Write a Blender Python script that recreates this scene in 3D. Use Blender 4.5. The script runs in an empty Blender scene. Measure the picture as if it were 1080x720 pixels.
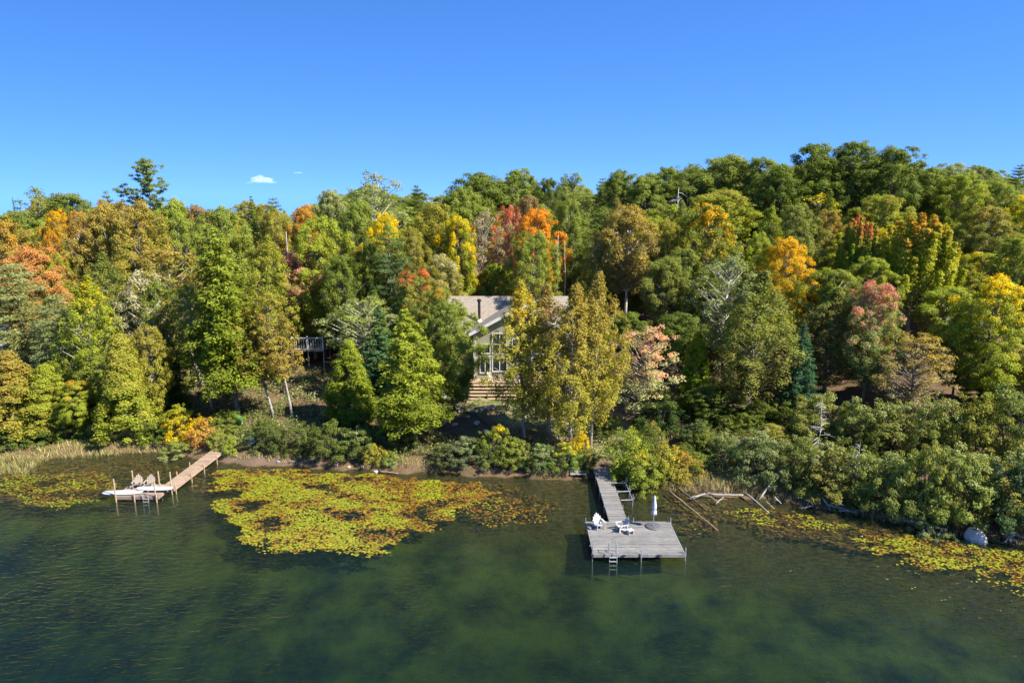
import bpy, math, random
import numpy as np
from mathutils import Vector, noise as mnoise

# ------------------------------------------------------------ camera, sky, sun, exposure
SC = bpy.context.scene
COL = SC.collection
F_PX, HCAM, PITCH = 720.0, 25.0, math.radians(12.1)
cam_d = bpy.data.cameras.new("camera"); cam = bpy.data.objects.new("camera", cam_d); COL.objects.link(cam)
cam_d.sensor_width = 36; cam_d.lens = 24.0; cam_d.clip_start = 0.5; cam_d.clip_end = 12000
cam.location = (0, 0, HCAM); cam.rotation_euler = (math.pi/2 - PITCH, 0, 0)
SC.camera = cam
SUN_EL = math.radians(44); SUN_AZ = math.atan2(0.93, -0.37)      # from +Y, clockwise
w = bpy.data.worlds.new("World"); SC.world = w; w.use_nodes = True
nt = w.node_tree; bg = nt.nodes["Background"]
sky = nt.nodes.new("ShaderNodeTexSky"); sky.sky_type = 'NISHITA'; sky.sun_disc = False
sky.sun_elevation = SUN_EL; sky.sun_rotation = SUN_AZ
sky.altitude = 300; sky.air_density = 1.0; sky.dust_density = 0.25; sky.ozone_density = 4.0
tcs = nt.nodes.new("ShaderNodeTexCoord"); mps = nt.nodes.new("ShaderNodeMapping"); mxs = nt.nodes.new("ShaderNodeVectorMath"); mxs.operation = 'MAXIMUM'
mxs.inputs[1].default_value = (-9, -9, 0.0); mps.inputs['Location'].default_value = (0, 0, 0.24); mps.inputs['Scale'].default_value = (0.45, 1, 1.35)
nt.links.new(tcs.outputs['Generated'], mxs.inputs[0]); nt.links.new(mxs.outputs[0], mps.inputs[0]); nt.links.new(mps.outputs[0], sky.inputs[0])
hs = nt.nodes.new("ShaderNodeHueSaturation"); hs.inputs['Saturation'].default_value = 1.25; hs.inputs['Hue'].default_value = 0.509
nt.links.new(sky.outputs[0], hs.inputs['Color']); nt.links.new(hs.outputs[0], bg.inputs[0])
bg.inputs[1].default_value = 0.122
sd = bpy.data.lights.new("sun", 'SUN'); sun = bpy.data.objects.new("sun", sd); COL.objects.link(sun)
sd.energy = 5.0; sd.angle = math.radians(0.53); sd.color = (1.0, 0.93, 0.80)
sv = Vector((math.sin(SUN_AZ)*math.cos(SUN_EL), math.cos(SUN_AZ)*math.cos(SUN_EL), math.sin(SUN_EL)))
sun.rotation_euler = sv.to_track_quat('Z', 'Y').to_euler(); sun.location = sv*200
SC.view_settings.view_transform = 'Standard'; SC.view_settings.look = 'None'
SC.view_settings.exposure = 1.42; SC.view_settings.gamma = 1
SC.render.engine = 'CYCLES'
SC.cycles.max_bounces = 6; SC.cycles.diffuse_bounces = 2; SC.cycles.glossy_bounces = 2
SC.cycles.transmission_bounces = 3; SC.cycles.transparent_max_bounces = 8; SC.cycles.volume_bounces = 0
SC.cycles.caustics_reflective = False; SC.cycles.caustics_refractive = False

# ------------------------------------------------------------ where a line of sight meets the place
CP, SP = math.cos(PITCH), math.sin(PITCH)
def ray(px, py):
    a = (px-540)/F_PX; b = -(py-360)/F_PX
    return np.array((a, CP + b*SP, -SP + b*CP))
def at_z(px, py, z):
    d = ray(px, py); t = (z-HCAM)/d[2]; return np.array((d[0]*t, d[1]*t, z))
def at_y(px, py, y):
    d = ray(px, py); t = y/d[1]; return np.array((d[0]*t, y, HCAM+d[2]*t))
def px_of(x, y, z):
    zc = y*CP + (HCAM-z)*SP
    return 540 + F_PX*x/zc
def py_of(y, z):
    zc = y*CP + (HCAM-z)*SP; yc = (HCAM-z)*CP - y*SP
    return 360 + F_PX*yc/zc
SHORE = [(-400,480),(-120,484),(0,484),(60,482),(140,476),(200,480),(238,489),(330,493),(400,497),(470,499),(540,504),(600,505),
         (640,504),(700,516),(760,524),(830,528),(880,538),(940,550),(1000,560),(1080,574),(1200,596),(1350,610)]
SH = np.array([at_z(p, q, 0)[:2] for p, q in SHORE])
def shore_y(x): return np.interp(x, SH[:,0], SH[:,1])
def sstep(a, b, x):
    t = np.clip((x-a)/(b-a), 0, 1); return t*t*(3-2*t)
def gz(x, y):
    x = np.asarray(x, float); y = np.asarray(y, float)
    wob = 0.5*np.sin(x*0.9+1.3)+0.35*np.sin(x*2.1)+0.2*np.sin(x*4.3+2)
    s = y - shore_y(x) - wob*0.6
    bump = 0.12*np.sin(x*0.7+y*0.4)+0.10*np.sin(y*0.9-x*0.5)+0.07*np.sin(x*1.9+y*1.3)
    land = 0.5*sstep(0, 1.2, s)*(s > 0) + 2.1*sstep(1, 17, s) + 1.2*sstep(14, 28, s)
    hh = np.interp(x, [-150, -98, -40, 10, 60, 110], [3, 3.5, 6, 8, 13, 12])
    hill = hh*sstep(18, 85, s) + 0.02*np.clip(s-85, 0, 400) - 0.13*np.clip(s-150, 0, 400)
    zl = land + hill + bump*sstep(0.5, 5, s)
    d = -s
    dep = np.interp(d, [0, 1.5, 6, 11, 18, 27, 60, 200], [0, 0.22, 0.6, 1.1, 2.0, 3.6, 6.5, 9])
    dep = dep*np.interp(x, [-60, -10, 20, 60], [1.5, 1.1, 0.85, 0.9])*(1+0.16*np.sin(x*0.13+0.6)*np.sin(y*0.21)) + 0.05*bump
    return np.where(s > 0, zl, -dep)
def g(x, y): return float(gz(x, y))
def on_ground(px, py):
    d = ray(px, py); t = 20.0
    for _ in range(1500):
        p = d*t
        if HCAM + p[2] <= max(g(p[0], p[1]), 0.0): break
        t += 0.1
    return np.array((d[0]*t, d[1]*t, max(g(d[0]*t, d[1]*t), 0.0)))

# ------------------------------------------------------------ materials
def mat(name):
    m = bpy.data.materials.new(name); m.use_nodes = True; n = m.node_tree
    return m, n, n.nodes["Principled BSDF"], n.nodes["Material Output"]
def N(n, t, **k):
    nd = n.nodes.new(t)
    for a, b in k.items():
        if a in nd.inputs: nd.inputs[a].default_value = b
        else: setattr(nd, a, b)
    return nd
def mix(n, f, a, b, bt='MIX'):
    nd = n.nodes.new("ShaderNodeMix"); nd.data_type = 'RGBA'; nd.blend_type = bt; nd.clamp_factor = True
    for i, v in ((0, f), (6, a), (7, b)):
        if isinstance(v, (int, float)): nd.inputs[i].default_value = v
        elif isinstance(v, tuple): nd.inputs[i].default_value = (*v, 1)
        else: n.links.new(v, nd.inputs[i])
    return nd.outputs[2]
def mth(n, op, a, b=None, c=None):
    nd = n.nodes.new("ShaderNodeMath"); nd.operation = op
    for i, v in enumerate((a, b, c)):
        if v is None: continue
        if isinstance(v, (int, float)): nd.inputs[i].default_value = v
        else: n.links.new(v, nd.inputs[i])
    return nd.outputs[0]
def ramp(n, f, stops):
    r = n.nodes.new("ShaderNodeValToRGB"); e = r.color_ramp.elements
    while len(e) < len(stops): e.new(0.5)
    for k, (p, c) in enumerate(stops):
        e[k].position = p; e[k].color = (*c, 1) if isinstance(c, tuple) else (c, c, c, 1)
    n.links.new(f, r.inputs[0]); return r.outputs[0]
def noise(n, scale, detail=4, vec=None, rough=0.55):
    t = N(n, "ShaderNodeTexNoise", Scale=scale, Detail=detail, Roughness=rough)
    if vec is not None: n.links.new(vec, t.inputs['Vector'])
    return t.outputs['Fac']
def objvec(n, scale=(1,1,1)):
    tc = N(n, "ShaderNodeTexCoord"); mp = N(n, "ShaderNodeMapping"); mp.inputs['Scale'].default_value = scale
    n.links.new(tc.outputs['Object'], mp.inputs[0]); return mp.outputs[0]

def simple(name, c, rough=0.6, var=0.25, scale=6.0, stretch=(1,1,1), bump=0.0, spec=0.3, metal=0.0):
    m, n, b, o = mat(name)
    v = objvec(n, stretch); f = noise(n, scale, 6, v)
    lo = tuple(x*(1-var) for x in c); hi = tuple(min(1, x*(1+var)) for x in c)
    n.links.new(ramp(n, f, [(0.3, lo), (0.7, hi)]), b.inputs['Base Color'])
    b.inputs['Roughness'].default_value = rough; b.inputs['Specular IOR Level'].default_value = spec
    b.inputs['Metallic'].default_value = metal
    if bump:
        bp = N(n, "ShaderNodeBump", Strength=bump, Distance=0.02); n.links.new(f, bp.inputs['Height']); n.links.new(bp.outputs[0], b.inputs['Normal'])
    return m

def leaf_material():
    m, n, b, o = mat("leaves")
    oi = N(n, "ShaderNodeObjectInfo"); at = N(n, "ShaderNodeAttribute"); at.attribute_name = "leaf"
    tip = N(n, "ShaderNodeAttribute"); tip.attribute_type = 'OBJECT'; tip.attribute_name = "tip"
    tk = N(n, "ShaderNodeAttribute"); tk.attribute_type = 'OBJECT'; tk.attribute_name = "tipk"
    sx = N(n, "ShaderNodeSeparateXYZ"); n.links.new(at.outputs['Vector'], sx.inputs[0])
    r, cl, h = sx.outputs
    sc = mth(n, 'ADD', mth(n, 'MULTIPLY', h, 0.45), mth(n, 'ADD', mth(n, 'MULTIPLY', cl, 0.33), mth(n, 'MULTIPLY', r, 0.22)))
    fac = mth(n, 'MULTIPLY', mth(n, 'SUBTRACT', sc, mth(n, 'SUBTRACT', tk.outputs['Fac'], 0.10)), 5.0)
    c = mix(n, fac, oi.outputs['Color'], tip.outputs['Color'])
    hsv = N(n, "ShaderNodeHueSaturation"); n.links.new(c, hsv.inputs['Color'])
    n.links.new(mth(n, 'ADD', 0.488, mth(n, 'MULTIPLY', r, 0.024)), hsv.inputs['Hue'])
    n.links.new(mth(n, 'ADD', 1.14, mth(n, 'ADD', mth(n, 'MULTIPLY', r, 0.4), mth(n, 'MULTIPLY', cl, 0.3))), hsv.inputs['Value'])
    hsv.inputs['Saturation'].default_value = 1.03
    col = hsv.outputs[0]
    b.inputs['Roughness'].default_value = 0.6; b.inputs['Specular IOR Level'].default_value = 0.12
    n.links.new(col, b.inputs['Base Color'])
    tr = N(n, "ShaderNodeBsdfTranslucent"); n.links.new(mix(n, 1.0, col, (1.0, 0.97, 0.45), 'MULTIPLY'), tr.inputs[0])
    mx = N(n, "ShaderNodeMixShader"); mx.inputs[0].default_value = 0.44
    n.links.new(b.outputs[0], mx.inputs[1]); n.links.new(tr.outputs[0], mx.inputs[2]); n.links.new(mx.outputs[0], o.inputs[0])
    return m
LEAF = leaf_material()
def bark_material():
    m, n, b, o = mat("bark")
    oi = N(n, "ShaderNodeObjectInfo"); f = noise(n, 3.0, 6, objvec(n, (4, 4, 0.8)))
    f2 = noise(n, 1.2, 3, objvec(n, (1.5, 1.5, 4)))
    c = mix(n, 1.0, oi.outputs['Color'], ramp(n, f, [(0.3, (0.4,0.38,0.35)), (0.65, (1.15,1.12,1.08))]), 'MULTIPLY')
    c = mix(n, ramp(n, f2, [(0.56, 0.0), (0.64, 0.7)]), c, (0.05,0.045,0.035))
    n.links.new(c, b.inputs['Base Color']); b.inputs['Roughness'].default_value = 0.85
    bp = N(n, "ShaderNodeBump", Strength=0.5, Distance=0.03); n.links.new(f, bp.inputs['Height']); n.links.new(bp.outputs[0], b.inputs['Normal'])
    return m
BARK = bark_material()

# ------------------------------------------------------------ mesh helpers
def mesh_np(name, V, Fa, mats, smooth=False, nper=4):
    me = bpy.data.meshes.new(name)
    V = np.asarray(V, np.float32); Fa = np.asarray(Fa, np.int32)
    me.vertices.add(len(V)); me.vertices.foreach_set("co", V.ravel())
    me.loops.add(Fa.size); me.loops.foreach_set("vertex_index", Fa.ravel())
    me.polygons.add(len(Fa)); me.polygons.foreach_set("loop_start", np.arange(0, Fa.size, nper, dtype=np.int32))
    me.update(calc_edges=True)
    if smooth: me.polygons.foreach_set("use_smooth", np.ones(len(Fa), bool))
    for m in mats: me.materials.append(m)
    return me
class MB:
    def __init__(s): s.v = []; s.f = []
    def add(s, V, Fc):
        k = len(s.v); s.v += [tuple(map(float, p)) for p in V]; s.f += [tuple(i+k for i in q) for q in Fc]; return s
    def box(s, c, d, rot=None, taper=1.0):
        x, y, z = d[0]/2, d[1]/2, d[2]/2; t = taper
        V = [(-x,-y,-z),(x,-y,-z),(x,y,-z),(-x,y,-z),(-x*t,-y*t,z),(x*t,-y*t,z),(x*t,y*t,z),(-x*t,y*t,z)]
        if rot is not None:
            from mathutils import Euler
            M = Euler(rot).to_matrix(); V = [tuple(M @ Vector(p)) for p in V]
        V = [(p[0]+c[0], p[1]+c[1], p[2]+c[2]) for p in V]
        return s.add(V, [(0,3,2,1),(4,5,6,7),(0,1,5,4),(1,2,6,5),(2,3,7,6),(3,0,4,7)])
    def beam(s, a, b, wd, hg, up=(0,0,1)):
        a = Vector(a); b = Vector(b); d = (b-a).normalized(); u = Vector(up)
        sd_ = d.cross(u).normalized()*wd/2; u2 = sd_.cross(d).normalized()*hg/2
        V = [a-sd_-u2, a+sd_-u2, a+sd_+u2, a-sd_+u2, b-sd_-u2, b+sd_-u2, b+sd_+u2, b-sd_+u2]
        return s.add(V, [(0,1,2,3),(7,6,5,4),(0,4,5,1),(1,5,6,2),(2,6,7,3),(3,7,4,0)])
    def tube(s, pts, rad, n=8, cap=True):
        P = [Vector(p) for p in pts]; k = len(s.v); up = Vector((0.31, 0.17, 0.93))
        for i, p in enumerate(P):
            d = (P[min(i+1, len(P)-1)] - P[max(i-1, 0)]).normalized()
            if abs(d.dot(up)) > 0.97: a = d.cross(Vector((1,0,0))).normalized()
            else: a = d.cross(up).normalized()
            b_ = d.cross(a); r = rad[i] if hasattr(rad, '__len__') else rad
            for j in range(n):
                t = 2*math.pi*j/n; q = p + (a*math.cos(t) + b_*math.sin(t))*r; s.v.append(tuple(q))
        for i in range(len(P)-1):
            for j in range(n):
                s.f.append((k+i*n+j, k+i*n+(j+1) % n, k+(i+1)*n+(j+1) % n, k+(i+1)*n+j))
        if cap:
            s.f.append(tuple(k+j for j in range(n))[::-1]); s.f.append(tuple(k+(len(P)-1)*n+j for j in range(n)))
        return s
    def lathe(s, prof, n=16, c=(0,0,0)):
        k = len(s.v)
        for r, z in prof:
            for j in range(n):
                t = 2*math.pi*j/n; s.v.append((c[0]+r*math.cos(t), c[1]+r*math.sin(t), c[2]+z))
        for i in range(len(prof)-1):
            for j in range(n): s.f.append((k+i*n+j, k+i*n+(j+1) % n, k+(i+1)*n+(j+1) % n, k+(i+1)*n+j))
        s.f.append(tuple(k+j for j in range(n))[::-1]); s.f.append(tuple(k+(len(prof)-1)*n+j for j in range(n)))
        return s
    def prism(s, poly, y0, y1):          # poly in x,z
        n = len(poly); V = [(p[0], y0, p[1]) for p in poly] + [(p[0], y1, p[1]) for p in poly]
        return s.add(V, [tuple(range(n)), tuple(range(2*n-1, n-1, -1))] + [(i, i+n, (i+1) % n+n, (i+1) % n) for i in range(n)])
    def build(s, name, m, parent=None, smooth=False, bevel=0):
        me = bpy.data.meshes.new(name); me.from_pydata(s.v, [], s.f); me.update()
        if smooth: me.polygons.foreach_set("use_smooth", [True]*len(me.polygons))
        if m: me.materials.append(m)
        o = bpy.data.objects.new(name, me); COL.objects.link(o)
        if parent: o.parent = parent
        if bevel:
            md = o.modifiers.new("bevel", 'BEVEL'); md.width = bevel; md.segments = 2; md.limit_method = 'ANGLE'
        return o
def thing(name, label, cat, loc=(0,0,0), rz=0, group=None):
    o = bpy.data.objects.new(name, None); COL.objects.link(o); o.empty_display_size = 0.3
    o.location = loc; o.rotation_euler = (0, 0, rz); o["label"] = label; o["category"] = cat
    if group: o["group"] = group
    return o
def tag(o, label, cat, group=None):
    o["label"] = label; o["category"] = cat
    if group: o["group"] = group
    return o
def copy_tree(o, parent=None):
    c = o.copy(); COL.objects.link(c); c.parent = parent
    for ch in [q for q in bpy.data.objects if q.parent is o]: copy_tree(ch, c)
    return c

# ------------------------------------------------------------ terrain
def axis(a, b, fine0, fine1, st):
    L = list(np.arange(fine0, fine1+1e-6, st)); v = fine0; d = st
    while v > a: d *= 1.25; v -= d; L.insert(0, v)
    v = fine1; d = st
    while v < b: d *= 1.25; v += d; L.append(v)
    return np.array(L)
def terrain():
    X = axis(-700, 700, -75, 75, 0.6); Y = axis(-250, 560, 34, 95, 0.6)
    gx, gy = np.meshgrid(X, Y); Z = gz(gx, gy)
    V = np.stack([gx.ravel(), gy.ravel(), Z.ravel()], 1); nx = len(X)
    i = (np.arange(len(Y)-1)[:, None]*nx + np.arange(nx-1)[None]).ravel()
    Fa = np.stack([i, i+1, i+1+nx, i+nx], 1)
    m, n, b, o = mat("ground_soil")
    pos = N(n, "ShaderNodeNewGeometry").outputs['Position']
    at = N(n, "ShaderNodeAttribute"); at.attribute_name = "zone"; sp = N(n, "ShaderNodeSeparateXYZ"); n.links.new(at.outputs['Vector'], sp.inputs[0])
    lawn, mud, _ = sp.outputs
    f1 = noise(n, 0.9, 6, pos); f2 = noise(n, 7.0, 5, pos); f3 = noise(n, 0.22, 3, pos)
    litter = mix(n, f2, ramp(n, f1, [(0.35, (0.03,0.021,0.013)), (0.65, (0.10,0.066,0.038))]), (0.17,0.115,0.065))
    grass = mix(n, ramp(n, f1, [(0.4, 0.0), (0.6, 1.0)]), mix(n, f2, (0.05,0.09,0.015), (0.16,0.19,0.05)), mix(n, f2, (0.22,0.17,0.09), (0.36,0.28,0.17)))
    mudc = mix(n, f2, (0.07,0.05,0.035), (0.19,0.13,0.09))
    c = mix(n, lawn, litter, grass); c = mix(n, mud, c, mudc)
    sz = N(n, "ShaderNodeSeparateXYZ"); n.links.new(pos, sz.inputs[0])
    f4 = noise(n, 0.35, 5, pos, 0.62)
    bed_sh = mix(n, ramp(n, noise(n, 2.6, 6, pos, 0.7), [(0.38, 0.0), (0.62, 1.0)]), (0.03,0.022,0.008), (0.11,0.075,0.022))
    bed_dp = mix(n, ramp(n, f4, [(0.36, 0.0), (0.64, 1.0)]), (0.016,0.019,0.006), (0.13,0.135,0.025))
    dz = N(n, "ShaderNodeMapRange"); n.links.new(sz.outputs[2], dz.inputs[0])
    dz.inputs[1].default_value = -0.55; dz.inputs[2].default_value = -1.5
    bed = mix(n, dz.outputs[0], bed_sh, bed_dp)
    under = N(n, "ShaderNodeMapRange"); n.links.new(sz.outputs[2], under.inputs[0]); under.inputs[1].default_value = 0.08; under.inputs[2].default_value = -0.06
    n.links.new(mix(n, under.outputs[0], c, bed), b.inputs['Base Color']); b.inputs['Roughness'].default_value = 0.95; b.inputs['Specular IOR Level'].default_value = 0.1
    bp = N(n, "ShaderNodeBump", Strength=0.6, Distance=0.12); n.links.new(f2, bp.inputs['Height']); n.links.new(bp.outputs[0], b.inputs['Normal'])
    me = mesh_np("ground", V, Fa, [m], True)
    # mown or worn ground
    def blob(px, py, rx, ry, rot=0.0):
        p = on_ground(px, py); dx = gx-p[0]; dy = gy-p[1]; c_, s_ = math.cos(rot), math.sin(rot)
        q = ((dx*c_+dy*s_)/rx)**2 + ((-dx*s_+dy*c_)/ry)**2
        return np.clip(1.6-1.6*q, 0, 1)
    L = np.zeros_like(gx)
    for a in ((520,423,6,2.2), (490,415,3,2), (575,440,6,3.5), (620,455,6,5), (560,425,8,3), (650,470,3,5), (495,430,3,2)): L = np.maximum(L, blob(*a))
    Mu = np.zeros_like(gx)
    for a in ((280,486,8,1.1), (236,484,2.5,1.0), (628,489,2.2,1.1)): Mu = np.maximum(Mu, blob(*a))
    zone = np.stack([L.ravel(), Mu.ravel(), 0*L.ravel()], 1).astype(np.float32)
    a = me.attributes.new("zone", 'FLOAT_VECTOR', 'POINT'); a.data.foreach_set("vector", zone.ravel())
    ob = bpy.data.objects.new("ground", me); COL.objects.link(ob); ob["kind"] = "structure"
terrain()

def water():
    m = bpy.data.materials.new("lake_water"); m.use_nodes = True; n = m.node_tree; n.nodes.clear()
    o = N(n, "ShaderNodeOutputMaterial"); pos = N(n, "ShaderNodeNewGeometry").outputs['Position']
    mp = N(n, "ShaderNodeMapping"); mp.inputs['Rotation'].default_value = (0, 0, math.radians(-28)); mp.inputs['Scale'].default_value = (0.75, 1.7, 1)
    n.links.new(pos, mp.inputs[0])
    a = N(n, "ShaderNodeTexNoise", Scale=1.7, Detail=3, Roughness=0.5, Distortion=0.6); n.links.new(mp.outputs[0], a.inputs['Vector'])
    b_ = N(n, "ShaderNodeTexNoise", Scale=5.0, Detail=2, Roughness=0.5); n.links.new(mp.outputs[0], b_.inputs['Vector'])
    big = noise(n, 0.05, 3, pos)
    amp = ramp(n, big, [(0.36, 0.35), (0.62, 1.0)])
    h = mth(n, 'ADD', a.outputs['Fac'], mth(n, 'MULTIPLY', b_.outputs['Fac'], 0.22))
    bp = N(n, "ShaderNodeBump", Distance=0.26); n.links.new(mth(n, 'MULTIPLY', h, amp), bp.inputs['Height']); bp.inputs['Strength'].default_value = 1.0
    fr = N(n, "ShaderNodeFresnel", IOR=1.333); n.links.new(bp.outputs[0], fr.inputs['Normal'])
    geo = N(n, "ShaderNodeNewGeometry"); frf = mth(n, 'MULTIPLY', fr.outputs[0], mth(n, 'SUBTRACT', 1.0, geo.outputs['Backfacing']))
    gl = N(n, "ShaderNodeBsdfGlossy", Roughness=0.07); n.links.new(bp.outputs[0], gl.inputs['Normal'])
    tr = N(n, "ShaderNodeBsdfTransparent"); tr.inputs[0].default_value = (0.93, 0.97, 0.92, 1)
    df = N(n, "ShaderNodeBsdfDiffuse"); df.inputs[0].default_value = (0.007, 0.019, 0.014, 1)
    m1 = N(n, "ShaderNodeMixShader"); m1.inputs[0].default_value = 0.36; n.links.new(tr.outputs[0], m1.inputs[1]); n.links.new(df.outputs[0], m1.inputs[2])
    m2 = N(n, "ShaderNodeMixShader"); n.links.new(frf, m2.inputs[0]); n.links.new(m1.outputs[0], m2.inputs[1]); n.links.new(gl.outputs[0], m2.inputs[2])
    n.links.new(m2.outputs[0], o.inputs['Surface'])
    va = N(n, "ShaderNodeVolumeAbsorption", Density=0.42); va.inputs['Color'].default_value = (0.52, 0.67, 0.38, 1)
    n.links.new(va.outputs[0], o.inputs['Volume'])
    mb = MB(); mb.box((0, -60, -10), (2400, 420, 20))
    ob = mb.build("lake_water", m); ob["kind"] = "structure"
water()

# ------------------------------------------------------------ tree kinds
class Tree:
    def __init__(s, seed): s.r = np.random.default_rng(seed); s.P = []; s.Nn = []; s.S = []; s.C = []; s.T = []; s.mb = MB()
    def leaves(s, P, Nn, S, c, T=None):
        k = len(P); s.P.append(P); s.Nn.append(Nn); s.S.append(np.broadcast_to(S, (k, 2))*s.r.uniform(0.7, 1.3, (k, 1)))
        s.C.append(np.full(k, c)); s.T.append(T if T is not None else s.r.normal(size=(k, 3)))
    def clump(s, c, R, k, size, zs=0.65, up=0.5, out=None, shell=0.45, jit=0.75):
        k = int(k*1.55); size = (size[0]*0.78, size[1]*0.78); jit *= 0.82
        d = s.r.normal(size=(k, 3)); d /= np.linalg.norm(d, axis=1)[:, None]
        d[:, 2] = np.where((d[:, 2] < -0.3) & (s.r.random(k) < 0.6), -d[:, 2], d[:, 2])
        rr = R*(s.r.uniform(shell, 1.08, (k, 1)) + (s.r.random((k, 1)) < 0.2)*s.r.uniform(0, 0.35, (k, 1)))
        P = np.asarray(c) + d*rr*np.array((1, 1, zs))
        nn = d + np.array((0, 0, up)) + s.r.normal(size=(k, 3))*jit
        if out is not None: nn = nn + np.asarray(out)*0.4
        s.leaves(P, nn, size, s.r.random(), None)
    def done(s, name, H, R):
        P = np.concatenate(s.P); nn = np.concatenate(s.Nn); S = np.concatenate(s.S); C = np.concatenate(s.C); T = np.concatenate(s.T)
        nn /= np.linalg.norm(nn, axis=1)[:, None]+1e-9
        T = T - nn*(T*nn).sum(1)[:, None]; T /= np.linalg.norm(T, axis=1)[:, None]+1e-9
        B = np.cross(nn, T); U = T*S[:, :1]; W = B*S[:, 1:]
        k = len(P); V = np.empty((k, 4, 3)); V[:, 0] = P-U; V[:, 1] = P+W-U*0.1; V[:, 2] = P+U; V[:, 3] = P-W-U*0.1
        me = mesh_np(name+"_crown", V.reshape(-1, 3), np.arange(4*k).reshape(-1, 4), [LEAF])
        z0, z1 = P[:, 2].min(), P[:, 2].max()
        A = np.stack([s.r.random(k), C, (P[:, 2]-z0)/(z1-z0)], 1).astype(np.float32)
        a = me.attributes.new("leaf", 'FLOAT_VECTOR', 'FACE'); a.data.foreach_set("vector", A.ravel())
        t = bpy.data.meshes.new(name+"_trunk"); t.from_pydata(s.mb.v, [], s.mb.f); t.update(); t.materials.append(BARK)
        t.polygons.foreach_set("use_smooth", [True]*len(t.polygons))
        return dict(crown=me, trunk=t, H=H, R=R)
def trunk(t, H, r0, lean=0.0, bend=0.3, n=8, top=0.9):
    r = t.r; ph = r.uniform(0, 6.28); pts = []; rad = []
    for i in range(9):
        f = i/8; pts.append((lean*f*H+bend*math.sin(f*3+ph)*f, bend*math.cos(f*2.6+ph)*f, H*top*f-(0.4 if i == 0 else 0))); rad.append(r0*(1-0.88*f)*(1.25 if i == 0 else 1))
    t.mb.tube(pts, rad, n); return pts
def lerp_pts(pts, z):
    for a, b in zip(pts, pts[1:]):
        if b[2] >= z:
            f = (z-a[2])/(b[2]-a[2]); return tuple(a[i]+(b[i]-a[i])*f for i in range(3))
    return pts[-1]
def prof_dome(t): return math.sqrt(max(0, 1-((t-0.42)/0.60)**2)) if t > 0.42 else 0.55+0.45*(t/0.42)
def prof_cone(t): return (1-t)**0.72*0.92+0.10 if t > 0.14 else 0.75+0.3*t/0.14*0.8
def prof_oval(t): return math.sqrt(max(0, 1-((t-0.5)/0.54)**2))
def prof_plume(t): return (0.62+0.38*math.sin(min(t/0.38, 1)*1.5708))*(1-max(0, (t-0.38)/0.62)**1.7*0.93)
def prof_bush(t): return math.sqrt(max(0, 1-(max(0, t-0.25)/0.78)**2))
def broad(seed, H, R, z0, prof, nc, cr, k, size, zs=0.65, up=0.5, r0=0.22, lobes=0.2, inner=0.15, stems=1, limb=40, jit=0.75, limb_r=0.05, lean=0):
    t = Tree(seed); r = t.r
    stem_pts = []
    if stems == 1: stem_pts.append(trunk(t, H, r0, lean=lean))
    else:
        for i in range(stems):
            a = 6.28*i/stems + r.uniform(0, 1); L = H*r.uniform(0.7, 0.95); pts = []; rad = []
            for j in range(6):
                f = j/5; pts.append((math.cos(a)*R*0.45*f**1.2, math.sin(a)*R*0.45*f**1.2, L*f-(0.25 if j == 0 else 0))); rad.append(r0*(1-0.85*f))
            t.mb.tube(pts, rad, 6); stem_pts.append(pts)
    ph = r.uniform(0, 6.28, 4); nl = int(r.integers(3, 6))
    for i in range(nc):
        f = (i+r.random())/nc; f = f**0.85
        az = i*2.39996 + r.normal()*0.35
        lob = 1 + lobes*math.sin(nl*az+ph[0]+f*3) + lobes*0.7*math.sin(2*az+ph[1]-f*5)
        rr = prof(f)*R*lob*(r.uniform(0.86, 1.06) if r.random() > inner else r.uniform(0.2, 0.7))
        c_r = cr*r.uniform(0.65, 1.35)*(1-0.25*f)
        rr = max(0, rr-c_r*0.6)
        z = z0 + f*(H-z0) - c_r*zs*0.7 + r.normal()*0.25
        z = max(z, c_r*zs*0.5)
        c = (rr*math.cos(az)+lean*z, rr*math.sin(az), z)
        out = np.array((math.cos(az), math.sin(az), 0.3))
        t.clump(c, c_r, int(k*(c_r/cr)**2*r.uniform(0.7, 1.2)), size, zs, up, out, jit=jit)
        if i % max(1, nc//limb) == 0:
            pts = stem_pts[int(r.integers(len(stem_pts)))]
            zb = max(z0*0.9, z-rr*0.8-0.5); zb = min(zb, pts[-1][2]*0.93); b = lerp_pts(pts, max(zb, 0.1))
            mid = ((b[0]+c[0])*0.5, (b[1]+c[1])*0.5, b[2]*0.35+c[2]*0.65-0.3)
            t.mb.tube([b, mid, c], [limb_r*1.5, limb_r, limb_r*0.35], 5, False)
    return t.done("broad", H, R)
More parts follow.
